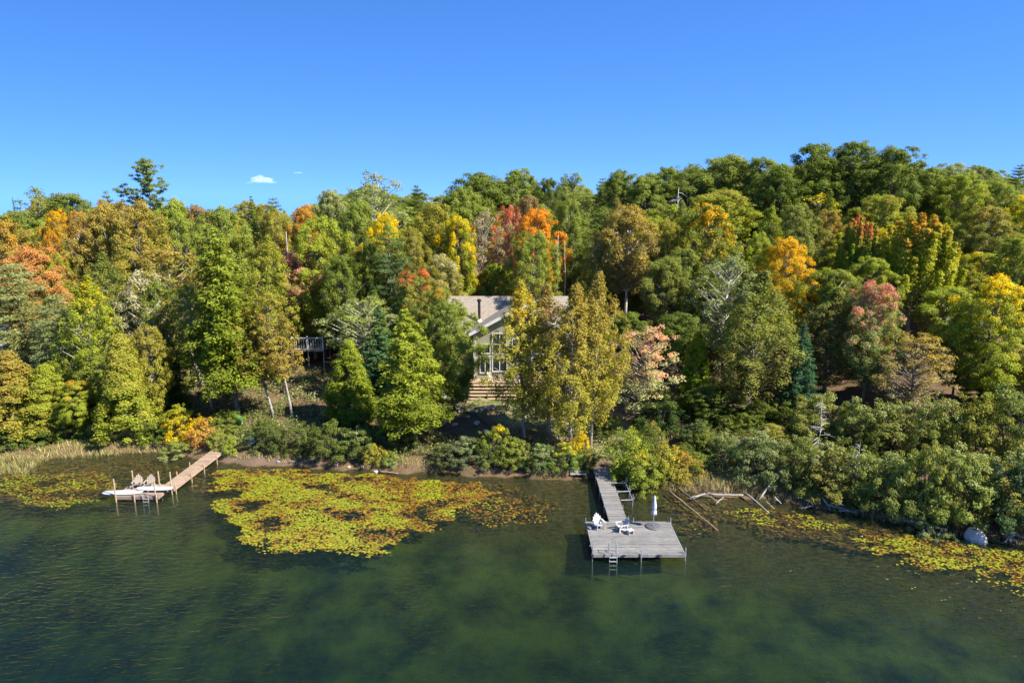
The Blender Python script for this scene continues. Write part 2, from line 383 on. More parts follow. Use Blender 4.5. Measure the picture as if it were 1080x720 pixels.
def conifer(seed, H, R, z0, nlev, nb, droop, k, size, wid=0.28, power=0.9, up=0.0, r0=0.25, gap=0.0, tuft=False, tilt=0.30, base_r=0.75):
    t = Tree(seed); r = t.r; pts = trunk(t, H, r0, bend=0.15, top=0.985)
    for lv in range(nlev):
        f = (lv+0.5)/nlev; z = z0+(H-z0)*f
        L0 = R*min(1, base_r+f*4*(1-base_r))*(1-f)**power+0.22
        for b in range(nb):
            if r.random() < gap: continue
            az = 6.283*b/nb + lv*1.1 + r.normal()*0.28; L = L0*r.uniform(0.65, 1.12); c0 = lerp_pts(pts, z)
            d = np.array((math.cos(az), math.sin(az), 0)); sdv = np.array((-math.sin(az), math.cos(az), 0))
            kk = max(8, int(1.4*k*(L/R)**1.25)); s = r.random(kk)**0.65
            wv = wid*L*np.sin(np.clip(s, 0, 1)*2.5+0.35)*r.uniform(-1, 1, kk)
            zz = up*s*L - droop*L*s**2 - 0.25*np.abs(wv)*droop*2 + r.normal(size=kk)*0.06*(1+0.5*L)
            if tuft:
                q = np.round(s*4)/4; s2 = q + r.normal(size=kk)*0.045; wq = wid*L*np.sign(wv)*(0.35+0.65*r.random(kk)); wv = np.where(r.random(kk) < 0.75, wq*(q > 0.3), wv); s = s2
                zz = up*s*L - droop*L*s**2 + np.abs(r.normal(size=kk))*0.22
            P = np.array(c0)+d*(s*L)[:, None]+sdv*wv[:, None]+np.array((0, 0, 1))*zz[:, None]+np.array((0,0,z-c0[2]))
            nn = np.array((0, 0, 1.0))+d*tilt+r.normal(size=(kk, 3))*(0.42 if not tuft else 0.8)
            T = d*(0.9)+sdv*np.sign(wv)[:, None]*0.7+r.normal(size=(kk, 3))*0.35
            t.leaves(P, nn, (size[0]*0.8, size[1]*0.85), r.random(), T)
            e = np.array(c0)+d*L*0.85+np.array((0, 0, up*L*0.85-droop*L*0.7+z-c0[2]))
            mid = np.array(c0)+d*L*0.45+np.array((0, 0, up*L*0.45-droop*L*0.2+z-c0[2]))
            if lv % 2 == 0: t.mb.tube([c0, tuple(mid), tuple(e)], [0.05*L/3+0.015, 0.03*L/3+0.01, 0.008], 4, False)
    return t.done("conifer", H, R)
K = {}
for i in range(3): K['maple%d' % i] = broad(10+i, 17, 4.6, 3.5, prof_dome, 260, 0.78, 185, (0.122, 0.082), zs=0.85, up=0.4, lobes=0.27, limb=60)
for i in range(2): K['tall%d' % i] = broad(20+i, 19, 3.9, 8.5, prof_dome, 165, 0.82, 190, (0.128, 0.085), zs=0.9, up=0.4, r0=0.26, lobes=0.22, limb=60)
for i in range(2): K['birch%d' % i] = broad(30+i, 17, 2.9, 4.4, prof_oval, 130, 0.66, 95, (0.125, 0.085), zs=1.05, up=0.25, r0=0.17, lobes=0.25, inner=0.25, jit=0.9)
for i in range(3): K['plume%d' % i] = broad(130+i, 16, 2.7, 3.4, prof_plume, 300, 0.42, 66, (0.115, 0.055), zs=1.5, up=0.2, r0=0.17, lobes=0.2, inner=0.25, limb=70, limb_r=0.03, jit=0.9)
for i in range(2): K['leaning%d' % i] = broad(135+i, 16, 2.8, 6.0, prof_oval, 210, 0.5, 62, (0.12, 0.08), zs=1.0, up=0.3, r0=0.17, lobes=0.28, inner=0.3, limb=70, limb_r=0.035, jit=0.9, lean=-0.13)
for i in range(2): K['airy%d' % i] = broad(35+i, 16, 3.6, 3.6, prof_dome, 120, 0.75, 90, (0.12, 0.085), zs=0.8, r0=0.2, lobes=0.3, inner=0.3, limb=110, limb_r=0.045)
for i in range(3): K['cedar%d' % i] = broad(40+i, 12, 2.7, 0.8, prof_cone, 230, 0.50, 140, (0.13, 0.06), zs=1.25, up=0.15, r0=0.18, lobes=0.13, inner=0.1, limb=30, jit=0.7)
for i in range(2): K['cedartop%d' % i] = broad(45+i, 15, 3.0, 3.2, prof_oval, 230, 0.55, 140, (0.13, 0.06), zs=1.2, up=0.2, r0=0.2, lobes=0.18, inner=0.1, limb=40)
for i in range(3): K['hemlock%d' % i] = conifer(50+i, 19, 5.2, 3.6, 32, 7, 0.22, 210, (0.20, 0.085), wid=0.30, power=0.72, up=0.06, gap=0.12)
for i in range(2): K['spruce%d' % i] = conifer(60+i, 14, 2.5, 0.9, 34, 7, 0.12, 95, (0.16, 0.06), wid=0.30, power=0.85, up=0.1, r0=0.17, gap=0.04)
for i in range(2): K['pine%d' % i] = conifer(70+i, 20, 4.6, 5.0, 19, 5, 0.05, 330, (0.22, 0.05), wid=0.27, power=0.55, up=0.26, r0=0.27, gap=0.22, tuft=True)
K['pinespread'] = conifer(75, 15, 5.0, 2.0, 17, 6, 0.16, 420, (0.24, 0.045), wid=0.34, power=0.6, up=0.12, r0=0.25, gap=0.1, tuft=True)
def pine_emergent():
    t = Tree(77); r = t.r; pts = trunk(t, 22, 0.3, lean=-0.012, bend=0.25, top=0.97)
    # (height, azimuth deg, length, rise)
    B = [(11,180,4.6,1.0),(11.5,10,4.9,1.3),(12.4,200,4.6,2.6),(12.8,350,4.8,2.3),(13.5,100,3,1),(13.8,170,5.0,4.4),(14.2,20,4.3,2.4),(14.8,270,3,1),(15.2,185,3.8,3.4),
         (15.6,330,2.9,1.7),(16,60,2.2,1),(16.4,200,2.4,2.0),(17,0,2.4,1.9),(17.4,150,2.0,1.6),(17.8,300,1.9,1.4),(18.2,30,2.0,1.5),(18.6,190,1.7,1.5),(19.0,340,1.8,1.3),
         (19.4,110,1.3,1.0),(19.8,220,1.5,1.2),(20.2,20,1.3,1.0),(20.6,170,1.0,0.9),(21,300,0.8,0.6),(21.3,80,0.5,0.5),(10,90,3.5,.6),(10.3,230,3.6,.5),(12,280,3.4,.8)]
    for z, a, L, up in B:
        a = math.radians(a+r.normal()*8); d = np.array((math.cos(a), math.sin(a), 0)); c0 = np.array(lerp_pts(pts, z))
        cv = [c0+d*L*f+np.array((0, 0, up*f**1.3)) for f in (0, .25, .5, .75, 1)]
        t.mb.tube([tuple(q) for q in cv], [0.09, 0.07, 0.055, 0.04, 0.02], 5, False)
        for f in np.linspace(0.3, 1.0, max(3, int(L*2.6))):
            for q in range(2):
                c = c0+d*L*f+np.array((0, 0, up*f**1.3))+r.normal(size=3)*np.array((0.5, 0.5, 0.14))*(0.6+0.12*L)
                t.clump(c, 0.48, 60, (0.2, 0.05), 0.45, 0.5, d*0.5, shell=0.1)
    for q in range(10): t.clump((r.normal()*.3-.2, r.normal()*.3, 20.2+q*0.2), 0.4, 80, (0.2, 0.045))
    return t.done("emergent", 22, 4.7)
K['emergent'] = pine_emergent()
def ascending():
    t = Tree(80); r = t.r; pts = trunk(t, 16, 0.25)
    for i in range(85):
        az = i*2.4; f = (i+0.5)/85; rr = 4.3*math.sqrt(1-f**2*0.75)*(0.5+0.5*r.random()); top = 5+11*(1-(rr/4.9)**2)*r.uniform(0.85, 1.02); L = r.uniform(2.5, 4.5)
        b = (rr*0.4*math.cos(az), rr*0.4*math.sin(az), max(2.5, top-L-2)); e = (rr*math.cos(az), rr*math.sin(az), top)
        t.mb.tube([b, ((b[0]+2*e[0])/3, (b[1]+2*e[1])/3, b[2]*.5+e[2]*.5), e], [0.06, 0.04, 0.015], 5, False)
        cc = r.random()
        for s in np.linspace(0, 1, 7):
            c = (e[0]*(0.85+0.15*s), e[1]*(0.85+0.15*s), top-L*(1-s)); t.clump(c, 0.62-0.34*s, 62, (0.14, 0.095), 1.1, 0.3, (math.cos(az)*.5, math.sin(az)*.5, 0)); t.C[-1][:] = cc*0.7+0.3*s
    return t.done("ascending", 16, 4.5)
K['ascending'] = ascending()
for i in range(3): K['bush%d' % i] = broad(90+i, 3.6, 2.4, 0.3, prof_bush, 130, 0.42, 85, (0.085, 0.055), zs=0.65, up=0.9, r0=0.05, stems=6, lobes=0.28, limb=24, limb_r=0.02, jit=1.1)
for i in range(2): K['shoot%d' % i] = broad(95+i, 3.4, 1.5, 0.3, prof_bush, 75, 0.34, 75, (0.09, 0.05), zs=1.6, r0=0.04, stems=8, lobes=0.3, limb=25, limb_r=0.018)
for i in range(1): K['herb%d' % i] = broad(98+i, 1.2, 1.3, 0.1, prof_bush, 55, 0.26, 70, (0.07, 0.04), zs=0.9, r0=0.02, stems=6, lobes=0.3, limb=10, limb_r=0.01)

RNG = random.Random(5)
NAMES = dict(plume='cedar_tree', leaning='birch_tree', maple='maple_tree', tall='maple_tree', birch='birch_tree', airy='ash_tree', cedar='cedar_tree', cedartop='cedar_tree', hemlock='hemlock_tree',
             spruce='spruce_tree', pine='pine_tree', pinespread='pine_tree', emergent='pine_tree', ascending='maple_tree', bush='bush', shoot='bush', herb='low_plant')
PLACED = []
def kindroot(k): return k.rstrip('0123456789')
def pick(k):
    if k in K: return k
    return RNG.choice([q for q in K if kindroot(q) == k])
def plant(k, x, y, h, R, col, tip=None, tipk=0.6, label='', cat='tree', group=None, bark=(0.16,0.14,0.12), rz=None, base=None):
    kk = pick(k); d = K[kk]; nm = NAMES[kindroot(kk)]
    z = g(x, y) if base is None else base
    o = thing(nm, label, cat, (x, y, z-0.05), RNG.uniform(0, 6.28) if rz is None else rz, group)
    u_ = RNG.uniform(0.88, 1.14) if cat == 'tree' else 1.0
    o.scale = (R/d['R']*u_, R/d['R']/u_, h/d['H'])
    if cat == 'tree' and not kk.startswith('leaning'): o.rotation_euler[0] = RNG.uniform(-0.04, 0.04); o.rotation_euler[1] = RNG.uniform(-0.04, 0.04)
    for part, me, c in (('trunk' if cat == 'tree' else 'stems', d['trunk'], bark), ('crown' if cat == 'tree' else 'foliage', d['crown'], col)):
        p = bpy.data.objects.new(part, me); COL.objects.link(p); p.parent = o; p.color = (*c, 1)
        if part in ('crown', 'foliage'): p["tip"] = [float(v) for v in (tip or col)]; p["tipk"] = float(tipk)
    PLACED.append((x, y, R)); return o
def tree(k, px, top, Y, wpx, col, label, tip=None, tipk=0.6, bark=(0.16,0.14,0.12), group=None, rz=None, minh=3.0):
    zt = at_y(px, top, Y)[2]; mid = at_y(px, top, Y)
    x = 0.0
    for _ in range(3):
        gh = g(x, Y); zc = Y*CP+(HCAM-(zt*0.65+gh*0.35))*SP; x = (px-540)/F_PX*zc
    h = max(minh, zt-g(x, Y)); R = wpx/2/F_PX*zc
    return plant(k, x, Y, h, R, col, tip, tipk, label, 'tree', group, bark, rz)
def bush(k, px, pyb, wpx, hpx, col, label, tip=None, tipk=0.6, group=None, cat='bush', bark=(0.10,0.085,0.07)):
    if px > 845 and k == 'bush':
        q = RNG.uniform(0.75, 1.2); wpx *= q; hpx *= RNG.uniform(0.78, 1.1); v = RNG.uniform(0.75, 1.25); w_ = RNG.uniform(0.9, 1.25); col = (col[0]*v*w_, col[1]*v, col[2]*v)
    p = on_ground(px, pyb); m = (p[1]*CP+(HCAM-p[2])*SP)/F_PX
    R = wpx/2*m; h = hpx*m*0.84
    y = p[1]+R*0.55
    return plant(k, p[0], y, h, R, col, tip, tipk, label, cat, group, bark)

# colours of leaves
OLG = (0.225,0.21,0.036); HEM = (0.135,0.165,0.020); YG = (0.21,0.24,0.03); DG = (0.095,0.125,0.023); MG = (0.135,0.165,0.03); LG = (0.17,0.20,0.038)
YEL = (0.50,0.36,0.02); GLD = (0.44,0.26,0.02); ORA = (0.36,0.19,0.03); RED = (0.44,0.10,0.045); PNK = (0.40,0.20,0.12); BRN = (0.21,0.15,0.06)
GRG = (0.22,0.24,0.095); BLG = (0.05,0.11,0.055); OLV = (0.155,0.17,0.036); PALE = (0.34,0.31,0.18); OBR = (0.25,0.19,0.045); ALD = (0.165,0.19,0.045); GPK = (0.24,0.20,0.12)
WHT = (0.55,0.52,0.46); GRY = (0.24,0.22,0.20); DKB = (0.07,0.06,0.05)

TREES = [
 # front row, left to right
 ('cedar',8,372,66,80,OLG,'broad gold-olive cedar at the left edge of the frame above pale shore grass',OBR,.55,GRY),
 ('cedar',48,385,67,60,OLG,'gold-olive cedar with a grey trunk showing, beside the broad cedar at the left edge',YG,.5,GRY),
 ('maple',80,402,66.5,46,YG,'small yellow-green maple with a rusty right edge between two shoreline cedars',ORA,.80,GRY),
 ('cedar0',132,350,66,62,YG,'bright conical cedar rising to a point behind the left dock platform',OLG,.5,GRY),
 ('cedartop',157,343,69,42,OLG,'slim gold cedar tucked close behind the bright conical cedar',BRN,.75,GRY),
 ('pinespread',22,280,76,105,(0.20,0.205,0.07),'wide soft olive pine at the left edge with layered boughs',GRG,.62,GRY),
 ('pinespread',64,312,73,80,(0.17,0.20,0.08),'grey-green pine with drooping feathery boughs over the left cedars',GRG,.55,GRY),
 ('plume0',92,292,71,50,YG,'yellow-green birch with a straight white trunk above the left cedars',YEL,.75,WHT),
 ('airy',157,284,76,52,GPK,'sparse greyish tree with pale leaves left of the biggest hemlock',PALE,.35,WHT),
 ('plume',118,268,80,55,(0.10,0.125,0.03),'dark olive maple behind the white-trunked birch',OLV,.5,WHT),
 ('hemlock0',240,238,70.5,112,HEM,'tallest shoreline hemlock with bright layered boughs and dark trunk left of the cabin deck',YG,.62,(0.13,0.12,0.11)),
 ('leaning0',205,262,79,66,OLV,'olive and rust birch with a leaning pale trunk left of the biggest hemlock',OBR,.55,WHT),
 ('leaning1',184,296,76,44,OLV,'narrow olive birch beside the sparse greyish tree',MG,.5,WHT),
 ('leaning0',283,322,70.5,50,OBR,'brown-olive birch on a grey trunk near the green canoe',OLG,.5,(0.34,0.32,0.3)),
 ('leaning1',303,308,70,44,OBR,'second brown-olive birch whose grey trunk leans, below the white deck railing',OLG,.55,(0.36,0.34,0.31)),
 ('leaning1',216,300,73,40,OLV,'thin olive birch with white trunk against the biggest hemlock',OLG,.6,WHT),
 ('maple',316,266,88.5,56,OLV,'maple with a dusty pink top above the brown-olive birches',(0.42,0.21,0.15),.52,GRY),
 ('plume',285,250,84,48,YG,'yellow-olive tree standing right behind the biggest hemlock',OLG,.6,GRY),
 ('plume',352,292,90,46,OLV,'olive-yellow maple right of the pink-topped one above the birches',YG,.55,GRY),
 ('airy',381,312,77,66,GRG,'silvery grey-green airy tree left of the cottage',LG,.7,WHT),
 ('cedar1',368,358,69,56,HEM,'bright green cedar beside the white deck railing',YG,.6,GRY),
 ('spruce',402,322,73,56,(0.06,0.12,0.05),'bluish dark spruce between two bright evergreens left of the cottage',MG,.7,GRY),
 ('hemlock1',436,324,63.5,92,HEM,'bright green hemlock whose low boughs hang over the shore left of the stone fire pit',YG,.45,(0.2,0.17,0.15)),
 ('maple0',458,304,74,50,LG,'light green maple with orange tufts covering the left end of the cottage roof',ORA,.8,GRY),
 ('maple1',476,318,69,60,MG,'green maple whose dark trunk stands by the fire pit, brushing the cottage',LG,.55,(0.11,0.09,0.08)),
 ('pine',414,240,86,68,(0.10,0.15,0.06),'soft green pine rising above the mixed trees left of the cottage',LG,.7,GRY),
 ('maple2',443,286,80,56,LG,'green maple with scattered red and orange tips left of the cottage roof',RED,.78,GRY),
 ('plume0',553,298,64.5,50,(0.27,0.25,0.04),'left gold-olive cedar of the group in front of the cottage',GLD,.75,(0.36,0.33,0.29)),
 ('plume1',580,304,65,60,(0.25,0.22,0.04),'second gold-olive cedar in front of the cottage, slimmer',BRN,.6,(0.36,0.33,0.29)),
 ('plume2',603,302,61.8,54,(0.27,0.25,0.04),'third gold-olive cedar, its pale trunk nearest the water',OBR,.55,(0.42,0.39,0.35)),
 ('plume2',625,290,63,48,(0.25,0.225,0.04),'right-hand and tallest gold-olive cedar in front of the cottage',OBR,.6,(0.42,0.39,0.35)),
 ('airy1',680,344,67,76,(0.32,0.32,0.14),'pink-topped maple with cream lower leaves right of the gold-olive cedars',(0.46,0.25,0.15),.58,(0.3,0.27,0.24)),
 ('cedar2',735,352,69,44,(0.16,0.21,0.02),'narrow yellow-tipped green tree right of the pink-topped maple',YEL,.78,GRY),
 ('plume1',795,288,67,80,(0.17,0.15,0.045),'large brown-olive cedar above the driftwood shore',OLV,.4,GRY),
 ('airy',763,270,78,76,GRG,'big silvery grey-green tree behind the large brown-olive cedar',(0.16,0.19,0.08),.6,WHT),
 ('spruce0',843,342,66,46,BLG,'blue-green young spruce with a sharp tip right of the large brown-olive cedar',BLG,.6,GRY),
 ('plume2',876,304,71,60,(0.13,0.11,0.04),'brownish olive maple behind the blue-green spruce',OLV,.6,GRY),
 ('maple',918,298,69,62,(0.15,0.19,0.06),'pale green maple with a pinkish red right shoulder above the alders',(0.42,0.19,0.13),.66,GRY),
 ('airy0',968,352,63,78,GPK,'rounded grey-pink tree with forked trunk above the right-hand alders',OBR,.5,GRY),
 ('maple',1045,292,66,76,YG,'yellow-green maple high at the right edge',YEL,.7,GRY),
 ('maple2',1012,332,68,56,OLV,'dark olive maple between the grey-pink tree and the right edge',MG,.5,GRY),
 ('cedar',812,446,60,52,(0.14,0.155,0.055),'low olive cedar leaning over the golden shore grass',OLG,.6,GRY),
 ('tall',716,330,74,56,MG,'shaded green tree behind the narrow yellow-tipped one',DG,.5,GRY),
 ('maple',662,330,78,60,DG,'dark tree shaded behind the pink-topped maple',MG,.7,GRY),
 ('maple',1085,380,64,70,(0.17,0.18,0.03),'yellow-olive maple cut by the right edge above the alders',YEL,.7,GRY),
 ('maple',748,405,67,56,DG,'low dark green tree beneath the narrow yellow-tipped one',MG,.6,GRY),
 ('maple',104,375,70,44,MG,'small fresh green maple between the left cedars',LG,.5,GRY),
 ('spruce',178,355,73,46,DG,'dark spruce in the shade left of the biggest hemlock',MG,.7,GRY),
 # middle rows
 ('maple',10,232,92,62,OBR,'orange-gold maple at the left edge near the skyline',ORA,.72,GRY),
 ('maple',32,262,84,62,(0.27,0.20,0.07),'dusty orange maple below the red one on the left',(0.38,0.18,0.06),.6,GRY),
 ('maple',63,244,90,26,RED,'small scarlet maple right of the dusty orange ones on the left',ORA,.2,WHT),
 ('maple',57,262,86,34,YEL,'small yellow maple just beneath the scarlet one',YG,.2,WHT),
 ('tall',82,222,93,32,(0.26,0.18,0.07),'thin pale orange tree on a tall bare trunk left of the skyline pine',ORA,.7,WHT),
 ('maple',66,222,104,36,(0.22,0.17,0.06),'brown-red maple behind the thin pale orange tree',GLD,.6,GRY),
 ('maple',112,216,92,56,OLV,'olive maple with orange crown left of the skyline pine',OBR,.5,GRY),
 ('maple',146,214,90,62,OLG,'orange-olive maple directly below the skyline pine',OBR,.6,GRY),
 ('emergent',159,168,100,64,(0.11,0.15,0.05),'tall white pine with ragged upswept limbs standing clear above the left skyline',(0.15,0.19,0.06),.5,GRY),
 ('maple',187,212,96,50,LG,'green maple on the right of the skyline pine',YG,.7,GRY),
 ('maple',206,216,106,36,(0.24,0.14,0.09),'pinkish brown maple on the left skyline right of the pine',OBR,.6,GRY),
 ('maple',232,218,90,60,OLG,'gold-olive maple rising behind the biggest hemlock',LG,.4,GRY),
 ('spruce1',267,206,120,22,BLG,'dark skyline spruce, the left one of two',DG,.5,GRY),
 ('pine',288,209,118,32,DG,'dark green skyline pine, the right one of two',MG,.6,GRY),
 ('maple',292,222,98,40,(0.15,0.13,0.045),'brownish green maple below the two dark skyline conifers',OLG,.6,GRY),
 ('maple',318,219,100,38,(0.24,0.15,0.05),'maple with a patch of orange at its top on the left skyline',ORA,.62,GRY),
 ('maple',338,228,89,64,OLG,'round yellow-olive maple below the orange-patched one',YG,.5,GRY),
 ('maple',350,201,118,40,(0.16,0.16,0.06),'green-brown maple beginning the raised centre skyline',GRG,.6,GRY),
 ('maple',378,213,97,56,MG,'dense dark green maple left of the yellow one in the centre',LG,.7,GRY),
 ('airy',396,184,112,60,LG,'tall pale green airy tree highest on the left-centre skyline',GRG,.5,WHT),
 ('maple',412,226,92,42,YG,'maple with a bright yellow top above the soft green pine',YEL,.6,GRY),
 ('maple',390,252,88,24,RED,'small crimson patch maple left of the soft green pine',MG,.2,GRY),
 ('pine',440,196,124,26,DG,'small dark pine on the centre skyline',DG,.5,GRY),
 ('maple',456,216,94,58,GLD,'old-gold maple in the centre above the cottage trees',OLG,.35,GRY),
 ('maple',478,228,90,46,YG,'lime and yellow maple left of the smoky pink tree',YEL,.62,GRY),
 ('maple',494,198,112,40,YG,'light green round tree on the centre skyline',LG,.5,GRY),
 ('tall',509,183,130,52,MG,'dark round tree on the centre skyline, behind the light green one',DG,.7,GRY),
 ('maple',549,179,132,38,MG,'round green tree alone on the centre skyline',LG,.7,GRY),
 ('airy',508,224,92,50,(0.22,0.13,0.10),'smoky pink tree with bare twigs behind the cottage roof',GPK,.5,GRY),
 ('airy',534,216,96,34,PNK,'rose-pink tree on the left of the bright orange maple',RED,.7,GRY),
 ('maple0',566,220,93,58,(0.30,0.22,0.03),'bright orange and gold maple behind the cottage roof, the most orange in the wood',(0.46,0.20,0.03),.5,GRY),
 ('maple',562,206,106,38,(0.22,0.08,0.05),'dull red maple top just above the bright orange one',BRN,.5,GRY),
 ('maple',526,278,90,48,(0.10,0.17,0.03),'fresh green small maple right behind the cottage roof',HEM,.5,GRY),
 ('maple',503,286,91,24,(0.44,0.22,0.03),'small orange maple behind the stovepipe',ORA,.5,WHT),
 ('maple',464,268,86,48,OLG,'yellow-olive maple left of the stovepipe',PALE,.7,GRY),
 ('maple',600,210,104,40,(0.22,0.17,0.09),'tan-brown maple right of the bright orange one',LG,.3,WHT),
 ('maple',581,188,128,30,MG,'small dark green tree on the skyline right of the lone round one',DG,.5,GRY),
 ('airy',602,182,134,34,MG,'low dome of dark green on the skyline above the tan-brown maple',LG,.7,GRY),
 ('pine',634,188,128,28,DG,'narrow dark pine on the skyline above the brown maple',MG,.5,GRY),
 ('tall',651,180,124,30,LG,'pointed light green tree on the skyline right of the narrow dark pine',MG,.4,GRY),
 ('maple',680,184,122,44,MG,'green skyline tree left of the pale snag',LG,.6,GRY),
 ('maple',703,177,124,40,LG,'light green skyline tree behind the pale snag',MG,.5,GRY),
 ('airy',728,172,122,42,LG,'large green skyline tree above the gold-topped maple',MG,.6,GRY),
 ('tall',764,163,122,52,MG,'big leafy green skyline tree left of the three dark oaks',LG,.6,GRY),
 ('maple',800,166,118,50,MG,'green skyline tree between the big leafy one and the three dark oaks',LG,.7,GRY),
 ('tall',660,218,90,62,(0.17,0.14,0.05),'bronze maple with many visible limbs right of the dark gap',OBR,.5,WHT),
 ('birch',628,240,92,30,OLV,'thin brown-green tree at the edge of the dark gap',BRN,.7,WHT),
 ('maple',706,232,93,34,(0.26,0.17,0.12),'pinkish maple left of the gold-topped one',OLG,.4,GRY),
 ('maple1',746,216,88,72,(0.13,0.16,0.03),'green maple with a golden top in the centre right',GLD,.72,GRY),
 ('maple',720,262,84,56,MG,'deep green maple below the gold-topped one',OLV,.7,GRY),
 ('tall',700,270,82,48,(0.18,0.11,0.06),'brownish maple below the pinkish one',OLV,.3,GRY),
 ('maple',800,246,84,40,YEL,'small bright yellow maple left of the orange-yellow one',YG,.3,GRY),
 ('maple',832,252,80,58,(0.30,0.28,0.03),'orange-yellow maple above the brownish olive one',(0.48,0.30,0.03),.5,WHT),
 ('maple',842,216,90,54,OLG,'olive-gold dome above the orange-yellow maple',OLV,.4,GRY),
 ('maple',868,222,96,40,(0.18,0.14,0.07),'brownish tree left of the coral-tipped maple',OBR,.5,GRY),
 ('ascending',903,219,87,54,(0.17,0.24,0.03),'vivid green maple with coral red tips on top',(0.44,0.12,0.06),.74,GRY),
 ('ascending',966,216,82,90,(0.27,0.28,0.03),'tall maple of upright plumes, yellow-green with rust tips, on the right',ORA,.70,GRY),
 ('maple',932,206,100,52,YG,'yellow-green maple between the two plume-shaped ones',OLG,.6,GRY),
 ('maple0',858,151,116,58,DG,'leftmost of the three great dark oaks on the right skyline',MG,.7,GRY),
 ('maple1',899,150,114,54,DG,'middle of the three great dark oaks on the right skyline',MG,.75,GRY),
 ('maple2',943,156,112,58,DG,'rightmost of the three great dark oaks on the right skyline',MG,.7,GRY),
 ('maple',825,175,112,50,DG,'dark green rounded tree just left of the three great oaks',MG,.7,GRY),
 ('maple',980,178,112,50,YG,'yellow-green tree right of the three great oaks',MG,.4,GRY),
 ('maple',1010,184,108,54,OLG,'gold-olive tree near the right skyline',YG,.5,GRY),
 ('maple',1000,173,128,36,MG,'green skyline tree beyond the gold-olive one on the right',GRG,.5,GRY),
 ('maple',1030,174,130,34,GRG,'grey-green skyline tree toward the right edge',MG,.6,GRY),
 ('pine',1068,174,132,30,MG,'dark skyline pine near the right edge',DG,.5,GRY),
 ('maple',1048,190,110,46,YG,'light olive tree high at the right edge below the skyline pine',LG,.5,GRY),
 ('maple',1036,218,92,62,OLV,'olive maple right of the upright plume maple',OBR,.7,GRY),
 ('maple',1078,208,94,56,YG,'yellow maple cut by the right edge high up',YEL,.75,GRY),
 ('maple',1075,250,80,60,(0.13,0.15,0.03),'dark yellow-green maple cut by the right edge, mid height',YG,.7,GRY),
 ('airy',40,199,128,40,MG,'round green skyline tree at far left',LG,.6,GRY),
 ('tall',77,203,126,38,MG,'second round green skyline tree at far left, nearer the pine',OLV,.8,GRY),
 ('spruce0',18,208,140,8,DG,'tiny dark spruce spire at the far left skyline',DG,.5,GRY),
 ('pine',121,202,116,24,DG,'wispy dark pine top between the far left domes and the tall white pine',MG,.6,GRY),
 ('maple',560,246,86,54,OLG,'gold-green maple low behind the cottage ridge',LG,.5,GRY),
 ('maple',434,240,90,40,(0.2,0.15,0.06),'brown twiggy maple left of the old-gold one',OLG,.5,GRY),
 ('maple',366,268,84,54,DG,'dark green maple behind the olive-yellow one',MG,.6,GRY),
]
for k, px, top, Y, wpx, col, label, tip, tipk, bark in TREES:
    tree(k, px, top, Y, wpx*(1.28 if k.startswith('birch') else 1.42 if k.startswith('plume') and 540 < px < 640 else 1.2 if k.startswith('plume') else 1.3 if Y > 110 and k != 'spruce0' else 1.06), col, label, tip, tipk, bark, group='trees of the lakeside wood', rz=0 if k.startswith('leaning') or k == 'emergent' else None)

# ------------------------------------------------------------ the rest of the wood
SIL = [(-300,205),(-60,212),(0,219),(20,219),(40,204),(60,216),(80,208),(95,216),(110,212),(140,216),(185,214),(210,217),(235,216),(265,214),(300,216),(330,218),(345,206),(370,200),
       (395,194),(420,203),(440,206),(470,206),(500,190),(525,194),(548,186),(570,196),(600,190),(630,196),(650,188),(680,190),(720,180),(765,172),(800,172),(830,175),(860,162),(940,165),(970,172),(1000,178),(1080,184),(1400,186)]
SX, SY = zip(*SIL)
PAL = {  # colours by zone of the wood
 'left':  [(OLG,OBR,'gold-olive'),(OLV,OLG,'olive'),((0.24,0.20,0.06),(0.34,0.2,0.06),'rusty'),(MG,OLG,'green'),(YG,OLG,'yellow-green'),(OLV,LG,'olive')],
 'mid':   [(MG,LG,'green'),(OLG,YG,'gold-olive'),(GLD,OLG,'gold'),((0.22,0.13,0.08),OBR,'brownish pink'),(OLV,MG,'olive')],
 'gap':   [(DG,MG,'dark green'),(MG,DG,'green'),(OLV,BRN,'olive')],
 'right': [(LG,YG,'green'),(OLV,YG,'olive'),(OLG,YG,'gold-olive'),(YG,YEL,'yellow-green'),(OBR,OLV,'bronze'),(YG,OLG,'lime')],
 'sky':   [(MG,LG,'green'),(LG,GRG,'light green'),(DG,MG,'dark green')]}
import re as _re
def phrase(l):
    m_ = _re.split(r"( with| behind| left| right| above| below| at the| in | on | between| beside| whose| rising| standing| cut| tucked| of the| near| just| toward| high| under| low | leaning| over| beneath| rises|,|; )", l)[0].strip()
    return m_
LAND = []
def landmarks(rows):
    ph = [phrase(q[6] if len(q) > 9 else q[6]) for q in rows]
    for q, p_ in zip(rows, ph):
        if ph.count(p_) == 1 and 3 <= len(p_.split()) <= 6: LAND.append((q[1], q[2], p_))
landmarks(TREES)
USED = {}
def describe(cn, kn, px, py):
    best = sorted(LAND, key=lambda a: (a[0]-px)**2+1.5*(a[1]-py)**2)
    for dist, a in enumerate(best[:3]):
        dx, dy = px-a[0], py-a[1]
        rel = ("left of" if dx < 0 else "right of") if abs(dx) > abs(dy) else ("above and behind" if dy < 0 else "below and in front of")
        l = "%s %s %s the %s" % (cn, kn, rel, a[2])
        if l not in USED: USED[l] = 1; return l
    for adj in ("smaller", "ragged", "rounded", "dim"):
        a = best[0]; l = "%s %s %s near the %s" % (adj, cn, kn, a[2])
        if l not in USED: USED[l] = 1; return l
    return "%s %s crowded in near the %s" % (cn, kn, best[0][2])
